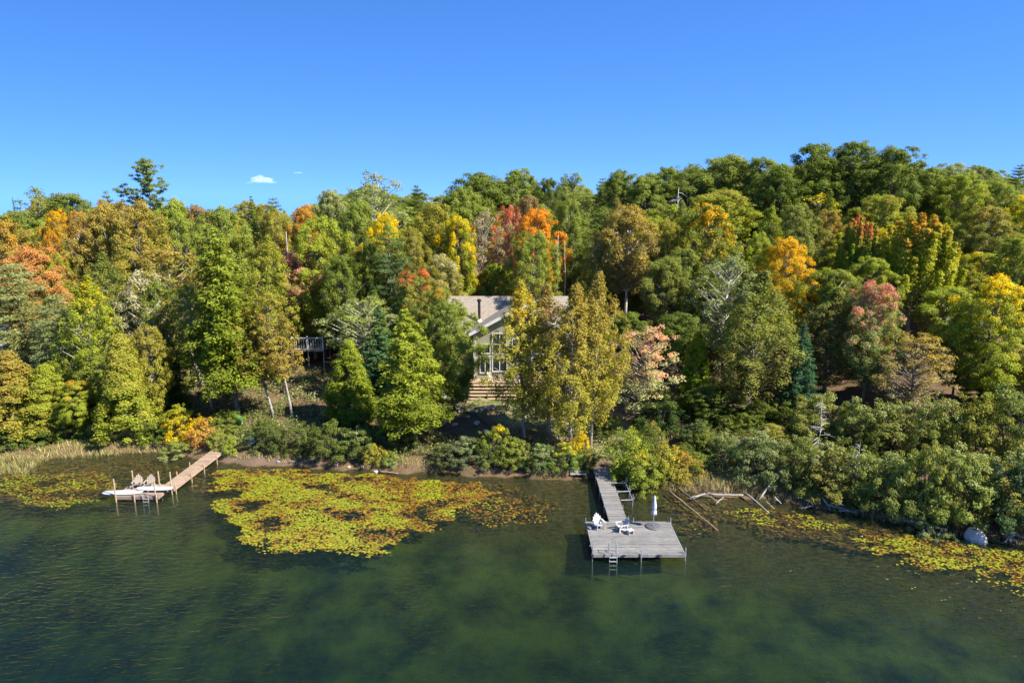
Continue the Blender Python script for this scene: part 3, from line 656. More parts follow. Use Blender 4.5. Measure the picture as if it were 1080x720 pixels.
def filler():
    r = random.Random(11); n = 0; Y = 74.0
    while Y < 172:
        sp = 6.6 + (Y-74)*0.02 + (0.8 if Y > 125 else 0); half = (Y+6)*0.86+6; x = -half + r.uniform(0, sp)
        while x < half:
            xx = x + r.uniform(-1, 1)*sp*0.3; yy = Y + r.uniform(-1, 1)*sp*0.3; x += sp
            if any((xx-a)**2+(yy-b)**2 < (0.62*R+1.6)**2 for a, b, R in PLACED): continue
            if -11 < xx < 15 and yy < 92: continue           # cottage and its clearing
            if -27 < xx < -17 and yy < 90: continue          # deck and cabin
            if xx < -52 and 79 < yy < 92 and xx > -76: continue
            ground = g(xx, yy)
            if yy - shore_y(xx) < 8: continue
            px = px_of(xx, yy, ground+12)
            top = np.interp(px, SX, SY) + np.interp(yy, [72, 80, 92, 110, 130, 160], [135, 100, 56, 22, 5, -2]) + r.uniform(0, 12)
            if 575 < px < 640 and yy < 96: top += 45
            for q in [(a[0],a[1],a[2],a[3],a[4]) for a in TREES]:
                if q[3] > yy - 2 and q[3] < 118 and abs(px-q[1]) < q[4]*0.42+18: top = max(top, q[2]+q[4]*0.62)
            zt = at_y(px, top, yy)[2]; h = zt-ground
            if h < 6: continue
            h = min(h, 23)
            zone = 'sky' if yy > 120 and px > 330 else 'left' if px < 340 else 'gap' if 575 < px < 660 else 'mid' if px < 600 else 'right'
            col, tip, cn = r.choice(PAL[zone]); k = r.choice(['maple', 'tall', 'airy', 'maple'] if zone == 'sky' else ['maple', 'tall', 'plume', 'airy', 'plume', 'hemlock', 'maple', 'spruce'])
            where = {'left': 'deep in the wood left of the silvery airy tree', 'mid': 'deep in the wood behind the cottage', 'gap': 'around the dark gap right of the orange maple',
                     'right': 'inside the wood on the right half', 'sky': 'in the far rows just under the centre and right skyline'}[zone]
            if k in ('hemlock', 'spruce'): col, tip, cn = (MG, HEM, 'deep green')
            kn = NAMES[k].split('_')[0]
            plant(k, xx, yy, h, (r.uniform(3.2, 4.5) if yy < 108 else r.uniform(4.2, 5.8))*(0.72 if k in ('birch','plume') else 0.6 if k == 'spruce' else 1), col, tip, r.uniform(0.7, 0.85) if tip is YEL else r.uniform(0.4, 0.7), describe(cn, kn, px, top),
                  'tree', 'trees filling the wood', r.choice([GRY, WHT, GRY]))
            n += 1
        Y += sp*0.88
    print("filler trees", n)
filler()

# ------------------------------------------------------------ bushes and plants of the bank
BUSHES = [
 ('bush',186,468,34,44,YEL,'bright yellow bush at the head of the left dock',YG,.55),
 ('shoot',212,472,30,34,(0.34,0.19,0.06),'orange-red bush beside the bright yellow one',YEL,.7),
 ('bush',228,478,26,26,(0.20,0.22,0.05),'yellow-green bush at the end of the left walkway',(0.4,0.2,0.05),.8),
 ('bush',100,470,36,26,OLV,'olive alder bush under the bright conical cedar',GRG,.7),
 ('bush',122,464,36,24,(0.12,0.15,0.04),'dull green bush right of the olive alder bush',OLG,.7),
 ('bush',160,470,34,28,DG,'dark green rounded bush left of the bright yellow bush',MG,.7),
 ('bush',30,470,44,24,(0.11,0.16,0.03),'green bush under the gold-olive cedars at the left edge',YG,.7),
 ('bush',66,468,36,30,(0.12,0.16,0.03),'yellowish green bush below the small maple on the left bank',OLG,.6),
 ('bush',0,476,40,26,(0.10,0.14,0.03),'green bush cut by the left edge of the frame',YG,.7),
 ('bush',182,484,30,20,GRG,'grey-green bush overhanging the water left of the walkway',LG,.5),
 ('herb',240,482,26,18,LG,'pale green leafy plant at the landing of the left walkway',YG,.6),
 ('bush',278,478,38,34,(0.08,0.10,0.03),'dark shaded bush behind the grey boulder on the left shore',MG,.8),
 ('bush',312,484,40,40,(0.10,0.12,0.03),'dark bush with pale leaf tips above the muddy beach',PALE,.85),
 ('bush',345,490,44,46,(0.09,0.11,0.025),'large dark bush right of the muddy beach',MG,.7),
 ('bush',376,492,42,38,(0.11,0.14,0.035),'dark green bush with silvery tips beneath the bright cedar',GRG,.72),
 ('shoot',392,494,26,22,(0.22,0.20,0.04),'small golden shoots below the silvery-tipped bush',YEL,.75),
 ('herb',411,496,26,14,(0.14,0.2,0.07),'low mint-green plant on the stony shore',LG,.5),
 ('bush',428,478,34,22,(0.10,0.12,0.03),'small dark bush under the low hemlock boughs',MG,.7),
 ('bush',492,497,48,32,(0.10,0.12,0.055),'bluish dark bush at the water left of the gold-olive cedars',GRG,.78),
 ('bush',470,493,36,20,(0.10,0.11,0.035),'low dark bush left of the bluish one',GRG,.85),
 ('bush',524,494,38,50,(0.14,0.18,0.035),'yellow-green bush in front of the left gold-olive cedar',YEL,.72),
 ('bush',546,500,38,34,OLV,'olive bush at the feet of the gold-olive cedars',LG,.6),
 ('bush',572,498,40,28,(0.10,0.14,0.05),'grey-olive bush between the gold-olive cedar trunks and the water',GRG,.7),
 ('bush',598,498,36,32,(0.13,0.18,0.04),'fresh green bush left of the gangway landing',YEL,.75),
 ('bush',618,498,30,22,(0.08,0.11,0.03),'low dark bush touching the gangway on its left',OBR,.8),
 ('shoot',612,486,20,36,(0.3,0.27,0.03),'upright yellow shoots left of the gangway path',YEL,.5),
 ('shoot0',663,512,46,64,(0.17,0.21,0.035),'tall pale-green bush right of the gangway landing',YG,.6),
 ('bush',680,520,46,46,(0.20,0.23,0.04),'bright lime bush leaning over the water right of the gangway',YEL,.8),
 ('shoot1',703,514,36,46,(0.26,0.24,0.04),'yellow and orange bush right of the lime bush',ORA,.78),
 ('bush',722,510,36,34,(0.24,0.20,0.04),'rusty gold bush above the first driftwood logs',(0.42,0.14,0.04),.8),
 ('bush',764,496,40,36,(0.13,0.17,0.05),'greyish yellow-green bush behind the golden shore grass',GRG,.7),
 ('bush',744,484,30,30,MG,'green bush in shade behind the rusty gold bush',OBR,.8),
 ('bush',803,512,60,60,(0.13,0.16,0.06),'olive bush beside the leaning bleached pole',GRG,.7),
 ('shoot',688,482,30,40,MG,'dark upright bush behind the lime bush',(0.4,0.2,0.1),.85),
 ('bush',640,460,30,24,DG,'dark bush at the back of the shaded lawn',MG,.7),
 ('bush',700,462,50,50,(0.05,0.08,0.02),'dark thicket bush right of the pink-topped maple trunk',MG,.8),
 # alders on the right bank
 ('bush',850,520,56,70,ALD,'leftmost tall alder bush of the right-hand thicket',GRG,.72),
 ('bush',880,530,60,72,(0.14,0.16,0.04),'alder bush behind the bleached root tangle',GRG,.72),
 ('bush',912,540,62,76,ALD,'alder bush with a small yellow sprig at its foot',GRG,.7),
 ('bush',945,546,62,80,(0.15,0.175,0.045),'alder bush above the long half-sunk log',GRG,.72),
 ('bush',978,553,64,86,ALD,'alder bush with one reddish spray above the half-sunk log',(0.3,0.14,0.06),.93),
 ('bush',1012,562,62,84,(0.15,0.17,0.04),'alder bush left of the pale boulder',GRG,.7),
 ('bush',1046,560,66,92,ALD,'alder bush behind the pale boulder',GRG,.72),
 ('bush',1080,572,66,96,(0.10,0.145,0.055),'alder bush behind the upturned roots at the right edge',GRG,.7),
 ('bush',868,476,60,70,(0.13,0.155,0.035),'upper alder bush below the blue-green spruce',GRG,.75),
 ('bush',905,486,62,78,(0.14,0.16,0.04),'upper alder bush beside the grey dead snag',GRG,.75),
 ('bush',948,488,64,74,ALD,'upper alder bush under the grey-pink tree',GRG,.72),
 ('bush',992,496,64,78,(0.14,0.165,0.04),'upper alder bush right of the grey-pink tree trunk',GRG,.75),
 ('bush',1034,500,64,84,(0.15,0.175,0.035),'upper alder bush toward the right edge',YG,.85),
 ('bush',1074,498,64,88,(0.15,0.17,0.035),'upper alder bush cut by the right edge',GRG,.75),
 ('bush',1112,570,66,96,ALD,'alder bush just off the right edge of the thicket',GRG,.7),
 ('herb',985,566,40,16,(0.15,0.19,0.07),'low mossy green plant trailing to the water by the sunken log',GRG,.6),
 ('herb',905,540,26,14,(0.2,0.2,0.05),'small yellowish plant at the foot of the alders',YEL,.6),
 ('maple0',1055,440,56,50,(0.09,0.13,0.04),'small leafy understorey tree among the upper alders at right',MG,.6),
]
for a in BUSHES:
    k, px, py, wpx, hpx, col, label, tip, tipk = a
    bush(k, px, py, wpx, hpx, col, label, tip, tipk, group='bushes along the lake bank', cat='bush')

LB = []
_ph = [phrase(q[6]) for q in BUSHES]
for q, p_ in zip(BUSHES, _ph):
    if _ph.count(p_) == 1 and 3 <= len(p_.split()) <= 7: LB.append((q[1], q[2]-q[4]*0.5, p_))
def ulabel(px, py):
    for a in sorted(LB, key=lambda a: (a[0]-px)**2+(a[1]-py)**2)[:12]:
        dx, dy = px-a[0], py-a[1]; rel = ("left of" if dx < 0 else "right of") if abs(dx) > abs(dy)*1.5 else ("behind" if dy < 0 else "in front of")
        l = "shaded dark green bush just %s the %s" % (rel, a[2])
        if l not in USED: USED[l] = 1; return l
    for adj in ("small", "tall", "ragged", "sparse", "olive"):
        for a in sorted(LB, key=lambda a: (a[0]-px)**2+(a[1]-py)**2)[:3]:
            l = "%s shaded bush close to the %s" % (adj, a[2])
            if l not in USED: USED[l] = 1; return l
    return "shaded bush crowded near the %s" % a[2]
def understory():
    r = random.Random(21); n = 0
    for i in range(400):
        px = r.uniform(-60, 1150); s = r.uniform(3.5, 15)
        x = (px-540)/F_PX*70; y = float(shore_y(x))+s; x = (px-540)/F_PX*(y*CP+24*SP); y = float(shore_y(x))+s
        if -11 < x < 14: continue
        if 255 < px < 330 and s > 6: continue
        if any((x-a)**2+(y-b)**2 < (1.4 if R < 2.6 else 1.0)**2 for a, b, R in PLACED): continue
        side = 'left of the cottage' if px < 480 else 'right of the gangway'
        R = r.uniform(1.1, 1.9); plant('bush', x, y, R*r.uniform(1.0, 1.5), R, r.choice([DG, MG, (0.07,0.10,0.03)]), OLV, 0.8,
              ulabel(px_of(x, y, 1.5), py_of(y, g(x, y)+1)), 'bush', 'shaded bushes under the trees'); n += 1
        if n > 46: break
understory()

# ------------------------------------------------------------ water plants and shore grass (uncountable)
def inpoly(P, poly):
    x, y = P[:, 0], P[:, 1]; ins = np.zeros(len(P), bool); j = len(poly)-1
    for i in range(len(poly)):
        xi, yi = poly[i]; xj, yj = poly[j]
        c = ((yi > y) != (yj > y)) & (x < (xj-xi)*(y-yi)/(yj-yi+1e-12)+xi); ins ^= c; j = i
    return ins
def pad_material():
    m, n, b, o = mat("lily_leaf")
    at = N(n, "ShaderNodeAttribute"); at.attribute_name = "leafcol"
    n.links.new(at.outputs['Color'], b.inputs['Base Color']); b.inputs['Roughness'].default_value = 0.45; b.inputs['Specular IOR Level'].default_value = 0.35
    return m
PADM = pad_material()
def pads(name, polys, seed, z, label, colf, rmin=0.045, rmax=0.095):
    r = np.random.default_rng(seed); Vs = []; Cs = []; Fs = []; base = 0; n = 9; Vall = []; Call = []
    for poly, dens in polys:
        wp = [at_z(a, b, 0)[:2] for a, b in poly]; W = np.array(wp)
        lo, hi = W.min(0), W.max(0); area = np.prod(hi-lo); k = int(area*dens)
        P = r.uniform(lo-1, hi+1, (k, 2))
        wq = np.array([[mnoise.noise(Vector((q[0]*0.45, q[1]*1.1, 3.3)))*1.9+mnoise.noise(Vector((q[0]*1.1, q[1]*2.6, 8.3)))*1.1, mnoise.noise(Vector((q[0]*0.5, q[1]*0.5, 13.3)))*0.9+mnoise.noise(Vector((q[0]*1.6, q[1]*1.6, 18.3)))*0.6] for q in P])
        P = P[inpoly(P+wq, wp)]
        # open water left between drifts
        keep = []
        for p in P:
            v = mnoise.noise(Vector((p[0]*0.35, p[1]*0.6, seed))) + 0.5*mnoise.noise(Vector((p[0]*1.3, p[1]*1.5, seed+7)))
            if v + r.normal()*0.12 > -0.33: keep.append((p, v))
        for p, v in keep:
            if g(p[0], p[1]) > -0.03: continue
            R = r.uniform(rmin, rmax); a0 = r.uniform(0, 6.28); tl = r.normal(size=2)*0.09
            zc = z if z > 0 else -r.uniform(0.02, 0.22)
            zc = max(zc, g(p[0], p[1])+0.02) if z < 0 else zc + r.uniform(0, 0.02)
            ring = []
            for j in range(n):
                t = a0 + 0.35 + (6.283-0.7)*j/(n-1); dx, dy = R*math.cos(t), R*0.85*math.sin(t)
                ring.append((p[0]+dx, p[1]+dy, zc+abs(dx*tl[0]+dy*tl[1])))
            ring.append((p[0]+0.1*R*math.cos(a0), p[1]+0.1*R*math.sin(a0), zc))
            Vall.append(ring); Call.append(colf(r, p, v))
    V = np.array(Vall).reshape(-1, 3); k = len(Vall); Fa = np.arange(k*10).reshape(k, 10)
    me = mesh_np(name, V, Fa, [PADM], False, 10)
    a = me.attributes.new("leafcol", 'FLOAT_COLOR', 'FACE'); C = np.ones((k, 4), np.float32); C[:, :3] = np.array(Call); a.data.foreach_set("color", C.ravel())
    ob = bpy.data.objects.new(name, me); COL.objects.link(ob); ob["kind"] = "stuff"; ob["label"] = label; ob["category"] = "water plants"
    print(name, k)
def pickc(r, L, wts): return np.array(L[r.choice(len(L), p=wts)])*np.array((1.0, 0.97, 1.0))*r.uniform(0.38, 0.84)
def c_green(r, p, v):
    px = px_of(p[0], p[1], 0); v = v - 0.35*float(sstep(340, 540, px))*(px < 600) + 0.04*(px > 800 or px < 380)
    if v > 0.16: return pickc(r, [(0.30,0.36,0.02),(0.38,0.36,0.02),(0.42,0.26,0.02)], [.62,.28,.10])
    if v > -0.1: return pickc(r, [(0.30,0.34,0.02),(0.42,0.33,0.02),(0.36,0.19,0.02),(0.13,0.08,0.02)], [.38,.32,.13,.17])
    return pickc(r, [(0.38,0.28,0.02),(0.34,0.15,0.02),(0.11,0.06,0.02)], [.3,.35,.35])
def c_edge(r, p, v): return pickc(r, [(0.40,0.42,0.03),(0.44,0.38,0.03),(0.40,0.24,0.02)], [.55,.33,.12])
def c_brown(r, p, v): return pickc(r, [(0.34,0.16,0.03),(0.26,0.11,0.03),(0.40,0.28,0.03),(0.14,0.08,0.02),(0.24,0.24,0.03)], [.26,.22,.18,.22,.12])
MAIN = [(232,494),(330,498),(420,502),(500,510),(520,520),(500,532),(478,545),(462,556),(440,560),(435,566),(408,574),(400,586),(384,588),(372,578),(352,576),(330,577),(300,582),(292,570),(262,568),
        (252,556),(238,548),(252,543),(236,537),(240,528),(258,524),(228,517),(224,506)]
RIGHTP = [(905,560),(945,562),(990,568),(1080,585),(1130,600),(1150,640),(1090,628),(1072,618),(1045,606),(1010,598),(975,600),(950,592),(930,586),(918,574)]
pads("lily_pads", [(MAIN, 120), ([(505,518),(560,532),(592,541),(570,546),(545,558),(520,556),(500,552),(492,540)], 30),
                   ([(0,500),(100,496),(130,500),(112,516),(100,530),(62,538),(28,528),(0,518)], 48),
                   (RIGHTP, 85),
                   ([(770,533),(820,540),(880,552),(893,560),(850,560),(815,556),(790,548)], 62), ([(708,558),(736,562),(730,568),(706,564)], 26),
                   ([(670,540),(684,540),(680,548),(664,546)], 5), ([(205,535),(235,540),(230,558),(210,550)], 0.7), ([(1040,640),(1090,640),(1090,680),(1040,670)], 1.0),
                   ([(900,590),(1000,605),(1040,640),(960,640),(900,620)], 0.5)], 3, 0.012,
     "mats of yellow-green lily pads floating off the shore", c_green)
pads("lily_pad_fringe", [([(240,540),(300,566),(380,570),(385,589),(330,580),(290,580),(250,560)], 30), ([(300,520),(350,518),(352,535),(310,538)], 36), ([(222,496),(300,500),(330,512),(250,522),(226,508)], 16),
                   ([(950,588),(1010,594),(1080,615),(1120,640),(1060,622),(1010,600),(960,598)], 14), ([(485,532),(500,530),(470,548),(440,562),(436,556)], 9)], 5, 0.036,
     "brightest lime lily pads along the outer edge of the mats", c_edge)
pads("sunken_weeds", [([(-60,494),(60,488),(150,484),(215,492),(200,508),(120,504),(110,524),(60,532),(-60,524)], 44), ([(180,500),(236,494),(236,520),(200,515)], 16),
                   ([(440,504),(545,512),(590,530),(575,540),(500,548),(470,530)], 22), ([(690,522),(770,528),(900,548),(960,560),(940,582),(880,572),(790,560),(760,545),(735,565),(712,548)], 46),
                   ([(900,550),(1000,568),(1120,590),(1120,620),(1020,592),(940,580)], 34), (MAIN, 14)], 4, -0.1,
     "rusty brown water weeds lying just under the surface near the bank", c_brown, 0.08, 0.17)

def grass(name, polys, seed, cols, label, hmin=0.2, hmax=0.55, hump=True):
    r = np.random.default_rng(seed); Vall = []; Call = []
    for poly, dens in polys:
        wp = [on_ground(a, b)[:2] for a, b in poly]; W = np.array(wp); lo, hi = W.min(0), W.max(0)
        k = int(np.prod(hi-lo)*dens*1.8); P = r.uniform(lo, hi, (k, 2)); P = P[inpoly(P, wp)]
        Z = np.maximum(gz(P[:, 0], P[:, 1]), -0.2)
        for p, z in zip(P, Z):
            cl = 0.5+0.5*mnoise.noise(Vector((p[0]*0.8, p[1]*0.8, seed)))
            h = r.uniform(hmin, hmax)*(0.5+cl); a = r.uniform(0, 6.28); wd = r.uniform(0.012, 0.03); l = r.normal(size=2)*0.45*h
            dx, dy = wd*math.cos(a), wd*math.sin(a); x, y = p
            Vall.append([(x-dx, y-dy, z-0.05), (x+dx, y+dy, z-0.05), (x+l[0]+dx*.2, y+l[1]+dy*.2, z+h), (x+l[0]-dx*.2, y+l[1]-dy*.2, z+h)])
            Call.append(np.array(cols[int((cl*0.7+r.random()*0.3)*len(cols)*0.999)])*r.uniform(0.75, 1.25))
    k = len(Vall); me = mesh_np(name, np.array(Vall).reshape(-1, 3), np.arange(4*k).reshape(k, 4), [PADM])
    a = me.attributes.new("leafcol", 'FLOAT_COLOR', 'FACE'); C = np.ones((k, 4), np.float32); C[:, :3] = np.array(Call); a.data.foreach_set("color", C.ravel())
    ob = bpy.data.objects.new(name, me); COL.objects.link(ob); ob["kind"] = "stuff"; ob["label"] = label; ob["category"] = "grass"
    print(name, k)
STRAW = [(0.20,0.19,0.05),(0.30,0.26,0.09),(0.38,0.31,0.12)]
grass("shore_grass", [([(-60,470),(0,472),(60,470),(60,480),(40,490),(28,500),(0,500),(-60,500)], 55), ([(60,468),(150,464),(200,474),(150,478),(60,484)], 42),
      ([(240,478),(330,484),(330,490),(240,484)], 22), ([(395,484),(470,486),(470,498),(395,496)], 24),
      ([(690,500),(760,500),(850,512),(872,528),(800,526),(700,518)], 60), ([(870,528),(960,548),(1080,572),(1080,578),(960,556),(870,538)], 26),
      ([(560,498),(600,498),(600,505),(560,506)], 30), ([(650,500),(690,505),(700,520),(660,514)], 40)], 31, STRAW,
      "pale yellow grass and sedge growing along the waterline")
grass("lawn_grass", [([(470,412),(494,412),(496,420),(545,420),(600,428),(655,440),(650,482),(610,470),(540,440),(500,440),(470,430)], 60)], 33,
      [(0.09,0.13,0.03),(0.16,0.18,0.05),(0.24,0.22,0.09)], "short grass of the lawn below the cottage steps", 0.05, 0.14)
grass("forest_ferns", [([(100,440),(250,430),(420,440),(470,450),(470,480),(330,484),(240,474),(100,462)], 14), ([(660,450),(860,460),(1080,440),(1080,500),(880,500),(700,496)], 10)], 34,
      [(0.05,0.08,0.02),(0.09,0.13,0.03),(0.16,0.17,0.04)], "dark green ferns covering the forest floor", 0.2, 0.7)

def undergrowth():
    r = np.random.default_rng(77); n = 150000; X = r.uniform(-62, 62, n); S = r.uniform(0.2, 1.0, n)**1.3*22; Y = shore_y(X)+S
    cl = np.sin(X*1.3+Y*0.7)*np.sin(Y*1.1-X*0.5)+0.6*np.sin(X*3.1)*np.sin(Y*2.7+1)
    keep = (cl > -0.35+0.2*(S < 3)) & ~((X > -10) & (X < 14) & (S > 7)) & ~((X > -35) & (X < -19) & (S < 2.2)) & ~((X > 6.6) & (X < 9.6) & (S < 3))
    X, Y, cl = X[keep], Y[keep], cl[keep]; k = len(X); Z = gz(X, Y)+r.random(k)**1.5*(0.35+0.5*np.clip(cl+0.4, 0, 1.2))
    P = np.stack([X, Y, Z], 1); nn = np.array((0.1, -0.3, 1.0))+r.normal(size=(k, 3))*0.7; nn /= np.linalg.norm(nn, axis=1)[:, None]
    T = r.normal(size=(k, 3)); T -= nn*(T*nn).sum(1)[:, None]; T /= np.linalg.norm(T, axis=1)[:, None]; B = np.cross(nn, T)
    U = T*r.uniform(0.06, 0.13, (k, 1)); W = B*r.uniform(0.035, 0.08, (k, 1)); V = np.stack([P-U, P+W, P+U, P-W], 1)
    me = mesh_np("undergrowth", V.reshape(-1, 3), np.arange(4*k).reshape(k, 4), [PADM])
    L = np.array([(0.10,0.14,0.03),(0.14,0.17,0.035),(0.07,0.10,0.025),(0.20,0.19,0.05),(0.17,0.11,0.05),(0.28,0.19,0.05)])
    C = np.ones((k, 4), np.float32); C[:, :3] = L[r.choice(6, k, p=[.3,.25,.2,.12,.09,.04])]*r.uniform(0.7, 1.3, (k, 1))
    a = me.attributes.new("leafcol", 'FLOAT_COLOR', 'FACE'); a.data.foreach_set("color", C.ravel())
    ob = bpy.data.objects.new("undergrowth", me); COL.objects.link(ob); ob["kind"] = "stuff"; ob["label"] = "tangled low undergrowth covering the bank and wood floor"; ob["category"] = "undergrowth"
undergrowth()

# ------------------------------------------------------------ the cottage
M_SHINGLE = simple("shingle", (0.235,0.20,0.16), 0.9, 0.3, 3.0, (1, 1, 5), 0.4)
M_SIDING = simple("sage_siding", (0.33,0.34,0.25), 0.7, 0.06, 2.0)
M_WHITE = simple("white_trim", (0.62,0.62,0.58), 0.5, 0.06, 3.0)
M_GLASS, n_, b_, o_ = mat("window_glass"); b_.inputs['Base Color'].default_value = (0.02,0.03,0.035,1); b_.inputs['Roughness'].default_value = 0.04; b_.inputs['Specular IOR Level'].default_value = 0.8
M_TAN = simple("tan_wood", (0.36,0.265,0.175), 0.75, 0.2, 5.0, (6, 1, 1), 0.3)
M_BLACK = simple("black_metal", (0.02,0.02,0.022), 0.4, 0.2)
M_STONE = simple("foundation_stone", (0.3,0.27,0.23), 0.9, 0.4, 4.0, (1,1,1), 0.6)
def siding_mat():
    m, n, b, o = mat("lap_siding"); pos = N(n, "ShaderNodeNewGeometry").outputs['Position']; sp = N(n, "ShaderNodeSeparateXYZ"); n.links.new(pos, sp.inputs[0])
    fr = mth(n, 'FRACT', mth(n, 'MULTIPLY', sp.outputs[2], 5.5)); f = noise(n, 2.0, 4, pos)
    n.links.new(ramp(n, f, [(0.3, (0.31,0.30,0.20)), (0.7, (0.37,0.355,0.245))]), b.inputs['Base Color']); b.inputs['Roughness'].default_value = 0.7
    bp = N(n, "ShaderNodeBump", Strength=0.8, Distance=0.02); n.links.new(fr, bp.inputs['Height']); n.links.new(bp.outputs[0], b.inputs['Normal']); return m
M_LAP = siding_mat()
def window(parent, x0, x1, z0, z1, y, bars=(), name='window', hbars=()):
    fr = MB(); t = 0.11; d = 0.10
    for a, b in (((x0-t, z0), (x0, z1)), ((x1, z0), (x1+t, z1)), ((x0-t, z1), (x1+t, z1+t)), ((x0-t, z0-t), (x1+t, z0))):
        fr.box(((a[0]+b[0])/2, y-d/2+0.02, (a[1]+b[1])/2), (b[0]-a[0], d, b[1]-a[1]))
    for bx_ in bars: fr.box((bx_, y-0.022, (z0+z1)/2), (0.09, 0.06, z1-z0))
    for bz in hbars: fr.box(((x0+x1)/2, y-0.026, bz), (x1-x0, 0.05, 0.07))
    f = fr.build(name, M_WHITE, parent)
    MB().box(((x0+x1)/2, y+0.01, (z0+z1)/2), (x1-x0-0.002, 0.03, z1-z0-0.002)).build("pane", M_GLASS, f)
def cottage():
    YF = 77.6; ZD = 3.95
    hx0, hx1, pk = -4.35, 6.1, 0.85; ze, zp = 9.5, 12.35
    gnd = 2.2
    t = thing("cottage", "sage green two-storey cottage with tan shingle roof half hidden by tall cedars", "house", (0, YF, 0))
    def A(x0, x1, y0, y1, z0, z1): return ((x0+x1)/2, (y0+y1)/2-YF, (z0+z1)/2), (x1-x0, y1-y0, z1-z0)
    # gable wing and main block walls
    mb = MB(); mb.prism([(hx0, gnd), (hx1, gnd), (hx1, ze), (pk, zp), (hx0, ze)], 0, 5.5); mb.build("wall", M_LAP, t)
    mb = MB(); mb.box(*A(-10.5, 6.4, 80.2, 87.8, gnd, 9.3)); mb.build("wall", M_LAP, t)
    # gable ends of the main block
    for xg in (-10.5, 6.2):
        k = MB(); k.add([(xg, 80.2-YF, 9.3), (xg, 87.8-YF, 9.3), (xg, 84-YF, 12.6), (xg+0.2, 80.2-YF, 9.3), (xg+0.2, 87.8-YF, 9.3), (xg+0.2, 84-YF, 12.6)],
                      [(0,1,2), (5,4,3), (0,3,4,1), (1,4,5,2), (2,5,3,0)]); k.build("gable", M_LAP, t)
    # main roof
    def slab(a, b, c, d, th, name, m):
        k = MB(); V = [a, b, c, d]; k.add(V+[(p[0], p[1], p[2]-th) for p in V], [(0,1,2,3),(7,6,5,4),(0,4,5,1),(1,5,6,2),(2,6,7,3),(3,7,4,0)]); return k.build(name, m, t)
    sl = (12.75-9.3)/(84-80.2)
    roof = slab((-11.1, 79.7-YF, 12.75-sl*4.3), (7.0, 79.7-YF, 12.75-sl*4.3), (7.0, 84-YF, 12.75), (-11.1, 84-YF, 12.75), 0.2, "roof", M_SHINGLE)
    slab((7.0, 88.3-YF, 12.75-sl*4.3), (-11.1, 88.3-YF, 12.75-sl*4.3), (-11.1, 84.01-YF, 12.75), (7.0, 84.01-YF, 12.75), 0.2, "roof", M_SHINGLE)
    # wing roof
    ov = 0.55; s2 = (zp-ze)/(pk-hx0); s3 = (zp-ze)/(hx1-pk)
    slab((hx0-ov, -0.7, ze-s2*ov+0.22), (pk, -0.7, zp+0.22), (pk, 6.1, zp+0.22), (hx0-ov, 6.1, ze-s2*ov+0.22), 0.2, "roof", M_SHINGLE)
    slab((pk, -0.7, zp+0.218), (hx1+ov, -0.7, ze-s3*ov+0.22), (hx1+ov, 6.1, ze-s3*ov+0.22), (pk, 6.1, zp+0.218), 0.2, "roof", M_SHINGLE)
    k = MB(); k.beam((hx0-ov-0.05, -0.76, ze-s2*ov+0.08), (pk, -0.76, zp+0.1), 0.08, 0.34); k.build("rake_board", M_WHITE, t)
    k = MB(); k.beam((pk, -0.76, zp+0.1), (hx1+ov+0.05, -0.76, ze-s3*ov+0.08), 0.08, 0.34); k.build("rake_board", M_WHITE, t)
    MB().box((hx0-ov-0.04, 2.2, ze-s2*ov+0.0), (0.12, 5.7, 0.16)).build("gutter", M_WHITE, t)
    MB().tube([(hx0-0.1, -0.12, ze-0.3), (hx0-0.1, -0.12, 3.9)], 0.06, 8).build("downspout", M_WHITE, t)
    for x in (hx0+0.07, hx1-0.07): MB().box((x, -0.015, (ZD+ze)/2-0.1), (0.16, 0.05, ze-ZD-0.2)).build("corner_board", M_WHITE, t)
    # windows
    def P(px, py): q = at_y(px, py, YF); return q[0], q[2]
    yy = -0.03
    (xa, za), (xb, zb) = P(507, 372), P(516.5, 363.5)
    window(t, xa, xb, za, zb, yy)
    (xc, zc), (xd, zd) = P(520, 372.5), P(534, 352); window(t, xc, xd, zc, zd, yy, bars=((xc+xd)/2,), hbars=(zc+1.1,))
    (xe, z0), (xf, z1) = P(507, 392.5), P(516.5, 377.5); window(t, xe, xf, z0, z1, yy, bars=((xe+xf)/2,), name='patio_door')
    (xg, z0), (xh, z1) = P(520, 391), P(534, 377.5); window(t, xg, xh, z0, z1, yy, bars=((xg+xh)/2,))
    for (a, b, c, d, br) in ((xc, xd, zc, zd, 1), (xg, xh, z0, z1, 1), (xa, xb, za, zb, 0), (xe, xf, z0-0.15, z1, 0)):
        x0, x1 = 2*pk-b, 2*pk-a; window(t, x0, x1, c, d, yy, bars=((x0+x1)/2,) if br else ())
    window(t, pk-0.75, pk+0.75, 6.3, 8.6, yy, bars=(pk,)); window(t, -9.3, -7.9, 5.0, 6.6, 80.2-YF-0.03, bars=(-8.6,)); window(t, -9.3, -7.9, 7.6, 8.6, 80.2-YF-0.03)
    MB().box((xa/2+xd/2, -0.04, (zc+z1)/2-0.02), (xd-xa+0.3, 0.05, 0.14)).build("trim_band", M_WHITE, t)
    # stovepipe
    cb = at_y(505.5, 331, 81.1); zb_ = 12.75-sl*(84-81.1)
    ch = MB(); ch.tube([(cb[0], 81.1-YF, zb_-0.2), (cb[0], 81.1-YF, zb_+2.4)], 0.16, 12); ch.lathe([(0.17, 0), (0.26, 0.03), (0.26, 0.22), (0.1, 0.34)], 12, (cb[0], 81.1-YF, zb_+2.38))
    chim = ch.build("stovepipe", M_BLACK, roof)
    MB().lathe([(0.44, -0.32), (0.30, 0.06), (0.18, 0.26)], 12, (cb[0], 81.1-YF, zb_)).build("flashing", M_WHITE, roof)
    # deck and steps
    x0, x1 = -4.95, 3.6
    dk = MB()
